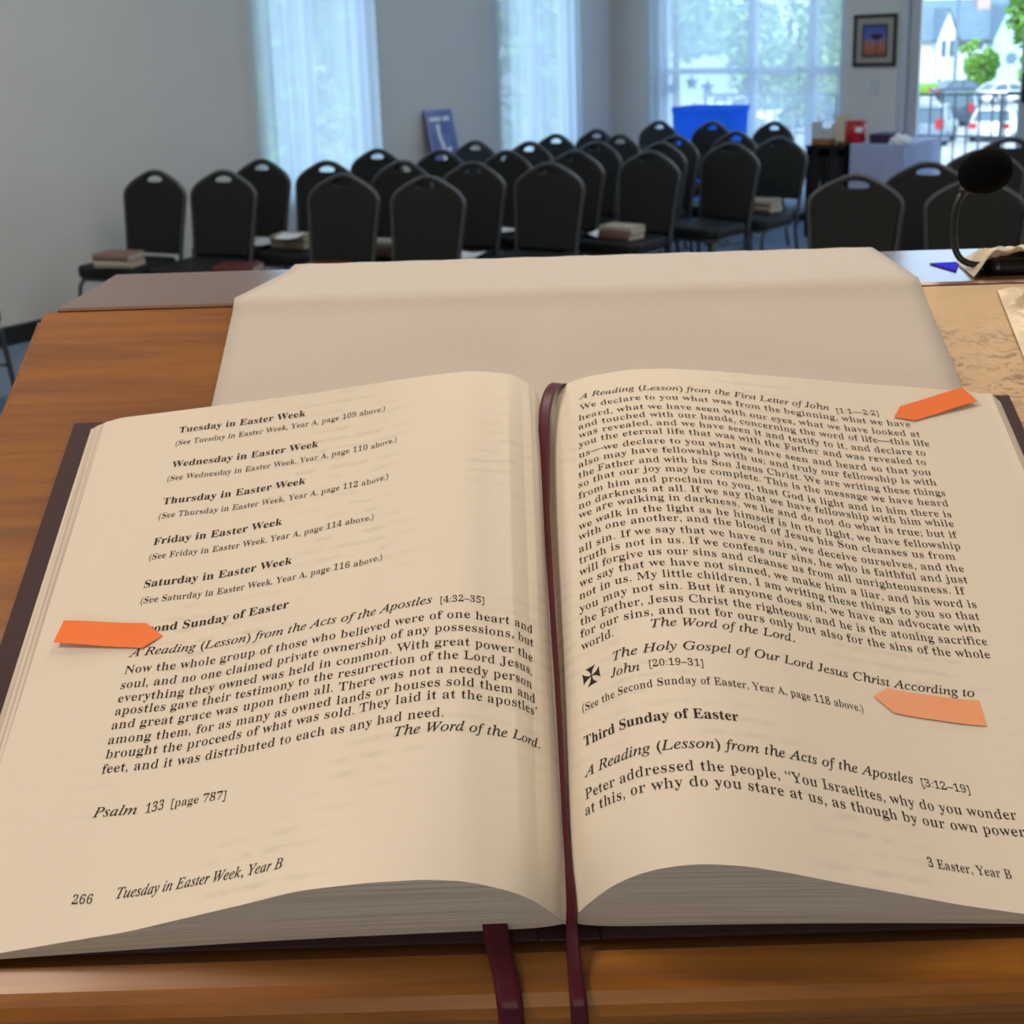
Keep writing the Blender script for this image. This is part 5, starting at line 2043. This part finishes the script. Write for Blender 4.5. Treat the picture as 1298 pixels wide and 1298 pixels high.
def car(name, label, loc, rz, paint, suv=False):
    t = thing(name, label, 'car', loc, rz, None)
    L, Wd = (4.5, 0.92) if suv else (4.5, 0.88)
    rf = 1.72 if suv else 1.42
    belt = 1.02 if suv else 0.88
    hl = L / 2
    bm = empty_bm()
    prism(bm, [(-hl, 0.35), (-hl + 0.05, 0.25), (hl - 0.1, 0.25), (hl, 0.4), (hl - 0.02, belt - 0.28), (hl - 0.35, belt - 0.12), (hl * 0.48, belt), (-hl * 0.75 if not suv else -hl + 0.1, belt + 0.04), (-hl + 0.04, belt - 0.08)], 'y', -Wd, Wd)
    bmesh.ops.bevel(bm, geom=list(bm.edges), offset=0.05, segments=2, affect='EDGES')
    bm_obj('body', bm, paint, t, smooth=True)
    gh = [(hl * 0.46, belt - 0.02), (hl * 0.12, rf - 0.05), (-hl * 0.5 if not suv else -hl + 0.35, rf - 0.05), (-hl * 0.78 if not suv else -hl + 0.12, belt)]
    bm = empty_bm()
    vs = prism(bm, gh, 'y', -Wd + 0.05, Wd - 0.05)
    for v in vs:
        if v.co.z > belt + 0.1:
            v.co.y *= 0.84
    bm_obj('windows', bm, M['dark_glass'], t)
    bm = empty_bm()
    rp = [(hl * 0.16, rf - 0.07), (hl * 0.08, rf), (-hl * 0.45 if not suv else -hl + 0.42, rf), (-hl * 0.55 if not suv else -hl + 0.26, rf - 0.07)]
    prism(bm, rp, 'y', -Wd * 0.82, Wd * 0.82)
    for s in (-1, 1):
        for xa, za, xb, zb in ((hl * 0.47, belt, hl * 0.12, rf - 0.06), (-hl * 0.15, belt, -hl * 0.17, rf - 0.06), (-hl * 0.77 if not suv else -hl + 0.13, belt, -hl * 0.5 if not suv else -hl + 0.33, rf - 0.06)):
            tube(bm, [(xa, s * (Wd - 0.045), za), (xb, s * (Wd * 0.80), zb)], 0.045, 6)
    bm_obj('roof', bm, paint, t)
    for sx in (-1, 1):
        for sy in (-1, 1):
            bm = empty_bm()
            mt = Matrix.Translation((sx * hl * 0.60, sy * (Wd - 0.10), 0.33)) @ Matrix.Rotation(math.radians(90), 4, 'X')
            lathe(bm, [(0.18, -0.11), (0.31, -0.11), (0.33, -0.07), (0.33, 0.07), (0.31, 0.11), (0.18, 0.11)], 22, mt)
            wl = bm_obj('wheel', bm, M['tyre'], t, smooth=False)
            bm = empty_bm()
            lathe(bm, [(0.05, -0.115), (0.2, -0.118), (0.2, 0.118), (0.05, 0.115)], 16, mt)
            bm_obj('rim', bm, M['rim'], wl)
    for s in (-1, 1):
        bm = empty_bm()
        box(bm, -hl - 0.02, -hl + 0.10, s * Wd * 0.78 - 0.16, s * Wd * 0.78 + 0.16, belt - 0.25, belt - 0.02 + (0.2 if suv else 0), 0.02, 1)
        bm_obj('taillight', bm, M['taillight'], t)
        bm = empty_bm()
        box(bm, hl - 0.22, hl + 0.0, s * Wd * 0.74 - 0.17, s * Wd * 0.74 + 0.17, belt - 0.30, belt - 0.16, 0.02, 1)
        bm_obj('headlight', bm, M['rim'], t)
    return t


def gz_at(px, py):
    p = at_z(px, py, GZ)
    return (p.x, p.y, GZ)


cb = math.degrees(PSI)
car('car', 'grey-blue parked car with red tail lights at the left of the glass door', gz_at(1178, 181), math.radians(cb + 62), M['car_grey'], True)
car('car', 'dark blue parked car between the grey-blue one and the white one', gz_at(1219, 157), math.radians(cb + 60), M['car_dark'], True)
car('car', 'white parked car nearest through the glass door, right of the dark blue one', gz_at(1262, 176), math.radians(cb + 60), M['car_white'])
car('car', 'dark parked car far behind the white car through the door', gz_at(1220, 126), math.radians(cb + 5), M['car_dark'])
car('car', 'white parked car far across the lot at the right of the door', gz_at(1275, 131), math.radians(cb + 10), M['car_white'])
car('car', 'white parked car behind the second pane of the wide back window', gz_at(976, 162), math.radians(cb + 20), M['car_white'], True)
car('car', 'white parked car right of the blue bin, beyond the back window', gz_at(925, 146), math.radians(cb + 8), M['car_white'])
car('car', 'grey-blue parked car in the right pane of the back window', gz_at(1050, 152), math.radians(cb + 30), M['car_grey'])


def house(name, label, px, depth, scale_x=1.0, wall=None, wall2=None, mirror=False):
    """white house with a long shingled roof, two steep front gables and a chimney; local x runs across the view"""
    base = at_d(px, 60, depth)
    k = 110.0 / F_PX
    t = thing(name, label, 'house', (base.x, base.y, GZ), PSI)
    sg = -1 if mirror else 1

    def X(q):
        return sg * (q - 1228) * k * scale_x

    def Z(q):
        return (109 - q) * k

    def xs(a, b):
        return sorted((X(a), X(b)))
    bm = empty_bm()
    a, b = xs(1166, 1292)
    box(bm, a, b, 0, 7, 0, Z(50))
    bm_obj('wall', bm, wall, t)
    bm = empty_bm()
    prism(bm, [(-0.5, Z(53)), (3.5, Z(4)), (7.5, Z(53)), (7.5, Z(51)), (3.5, Z(1)), (-0.5, Z(51))], 'x', a - 0.4, b + 0.4)
    bm_obj('roof', bm, M['roof'], t)
    for (p0, p1, ap, ev, wm) in ((1183, 1207, 15, 50, wall), (1253, 1286, 13, 53, wall2)):
        c, d = xs(p0, p1)
        mid = (c + d) / 2
        bm = empty_bm()
        prism(bm, [(c, 0), (d, 0), (d, Z(ev)), (mid, Z(ap)), (c, Z(ev))], 'y', -1.2, 2.6)
        gb = bm_obj('gable', bm, wm, t)
        bm = empty_bm()
        for e, s in ((c, -1), (d, 1)):
            prism(bm, [(e + s * 0.25, Z(ev) - 0.25), (mid, Z(ap) + 0.05), (mid, Z(ap) + 0.25), (e + s * 0.25, Z(ev))], 'y', -1.4, 2.7)
        bm_obj('gable_roof', bm, M['roof'], t)
    for p0, p1, y0, y1, yo in ((1187, 1193, 72, 52, -1.26), (1197, 1203, 72, 52, -1.26), (1214, 1226, 62, 55, -0.06), (1230, 1246, 64, 56, -0.06), (1184, 1189, 103, 99, -1.26), (1196, 1201, 103, 99, -1.26)):
        c, d = xs(p0, p1)
        bm = empty_bm()
        box(bm, c - 0.06, d + 0.06, yo, yo + 0.05, Z(y0) - 0.06, Z(y1) + 0.06)
        w_ = bm_obj('window', bm, M['siding'], t)
        bm = empty_bm()
        box(bm, c, d, yo - 0.02, yo - 0.003, Z(y0), Z(y1))
        bm_obj('pane', bm, M['dark_glass'], w_)
    bm = empty_bm()
    mt = Matrix.Translation((X(1276), -1.25, Z(76))) @ Matrix.Rotation(math.radians(90), 4, 'X')
    lathe(bm, [(0.1, -0.04), (0.52, -0.04), (0.52, 0.04), (0.1, 0.04)], 20, mt)
    bm_obj('round_vent', bm, M['roof'], t)
    bm = empty_bm()
    c, d = xs(1249, 1265)
    box(bm, c, d, 2.4, 3.6, Z(30), Z(-6))
    bm_obj('chimney', bm, M['brick'], t)
    return t


house('house', 'pale gabled house with blue-grey roof seen through the glass door', 1228, 110, 1.0, M['siding'], M['siding_pale'])
house('house', 'pale house with grey roof behind the left pane of the back window', 892, 104, 1.5, M['siding_pale'], M['siding'], True)

gp = at_d(1210, 100, 92)
up = thing('utility_pole', 'thin grey utility pole in front of the pale gabled house', 'pole', (gp.x, gp.y, GZ), PSI)
bm = empty_bm()
tube(bm, [(0, 0, 0), (0, 0, 9.2)], [0.16, 0.11], 10)
bm_obj('post', bm, M['roof'], up)
bm = empty_bm()
box(bm, -1.1, 1.1, -0.06, 0.06, 8.4, 8.55)
bm_obj('crossarm', bm, M['roof'], up)

bm = empty_bm()
g0, g1 = at_z(1165, 121, GZ), at_z(1192, 121, GZ)
gc = (g0 + g1) / 2
box(bm, -2.2, 1.3, -1.0, 3.0, 0.0, 0.9, 0.15, 2)
o = bm_obj('hedge', bm, M['grass'])
o.location = (gc.x, gc.y, GZ)
o.rotation_euler = (0, 0, PSI)
tag(o, 'low clipped green hedge at the left foot of the pale gabled house', 'hedge')


def tree(name, label, base, h, crown_r, crown_h, trunk_r, n, leaf, m, seed, cz=None):
    rnd = random.Random(seed)
    t = thing(name, label, 'tree' if trunk_r > 0.06 else 'bush', base, rnd.uniform(0, 6))
    cz = cz if cz is not None else h - crown_h / 2
    bm = empty_bm()
    tube(bm, [(0, 0, 0), (0.05, 0.03, cz * 0.5), (0, 0, cz)], [trunk_r, trunk_r * 0.8, trunk_r * 0.4], 8)
    for k in range(5):
        a = k * 1.257
        tube(bm, [(0, 0, cz * 0.7), (crown_r * 0.55 * math.cos(a), crown_r * 0.55 * math.sin(a), cz + crown_h * 0.15)], [trunk_r * 0.4, trunk_r * 0.12], 6)
    bm_obj('trunk', bm, M['bark'], t)
    bm = empty_bm()
    cl = [(Vector((rnd.gauss(0, 0.45), rnd.gauss(0, 0.45), rnd.gauss(0, 0.45))), rnd.uniform(0.35, 0.6)) for _ in range(14)]
    for _ in range(n):
        c, r = rnd.choice(cl)
        d = Vector((rnd.gauss(0, 1), rnd.gauss(0, 1), rnd.gauss(0, 1))).normalized() * r * rnd.uniform(0.6, 1.0)
        p = c + d
        if p.length > 1.05:
            p = p.normalized() * rnd.uniform(0.8, 1.05)
        p = Vector((p.x * crown_r, p.y * crown_r, cz + p.z * crown_h / 2))
        e = Euler((rnd.uniform(-0.9, 0.9), rnd.uniform(-0.9, 0.9), rnd.uniform(0, 6.28))).to_matrix()
        s = leaf * rnd.uniform(0.6, 1.2)
        vs = [bm.verts.new(p + e @ Vector(q)) for q in ((-s, 0, 0), (0, -s * 0.55, 0.1 * s), (s, 0, 0), (0, s * 0.55, 0.1 * s))]
        bm.faces.new(vs)
    bm_obj('foliage', bm, m, t)
    return t


def gp_(px, depth):
    p = at_d(px, 60, depth)
    return (p.x, p.y, GZ)


tree('bush', 'round bright green bush in front of the pale gabled house', gz_at(1235, 112), 4.2, 1.9, 4.0, 0.05, 2600, 0.22, M['leaf'], 1, 2.1)
tree('leafy_tree', 'tall yellow-green tree at the right edge beyond the gabled house', gp_(1312, 95), 9.5, 2.3, 9.0, 0.25, 2600, 0.35, M['leaf'], 2, 5.0)
tree('leafy_tree', 'soft green tree behind the middle panes of the back window', gp_(1000, 42), 8.5, 2.6, 6.5, 0.2, 2600, 0.22, M['leaf2'], 3, 5.2)
tree('leafy_tree', 'soft green tree behind the right pane of the back window', gp_(1066, 62), 8.5, 2.4, 7.0, 0.2, 2400, 0.22, M['leaf2'], 4, 5.0)
tree('leafy_tree', 'green tree top left behind the wide back window', gp_(858, 46), 9.5, 2.4, 5.5, 0.2, 2000, 0.24, M['leaf2'], 5, 6.8)
tree('leafy_tree', 'green tree faint behind the left folds of the nearer curtain', gp_(352, 15), 7.5, 1.0, 5.5, 0.15, 1800, 0.16, M['leaf'], 6, 4.8)
tree('leafy_tree', 'green tree faint behind the right folds of the nearer curtain', gp_(436, 23), 8.6, 1.5, 5.5, 0.15, 1800, 0.16, M['leaf'], 7, 5.3)
tree('leafy_tree', 'green tree faint behind the far curtain', gp_(690, 24), 8.0, 1.7, 6.5, 0.15, 1800, 0.18, M['leaf'], 8, 4.6)
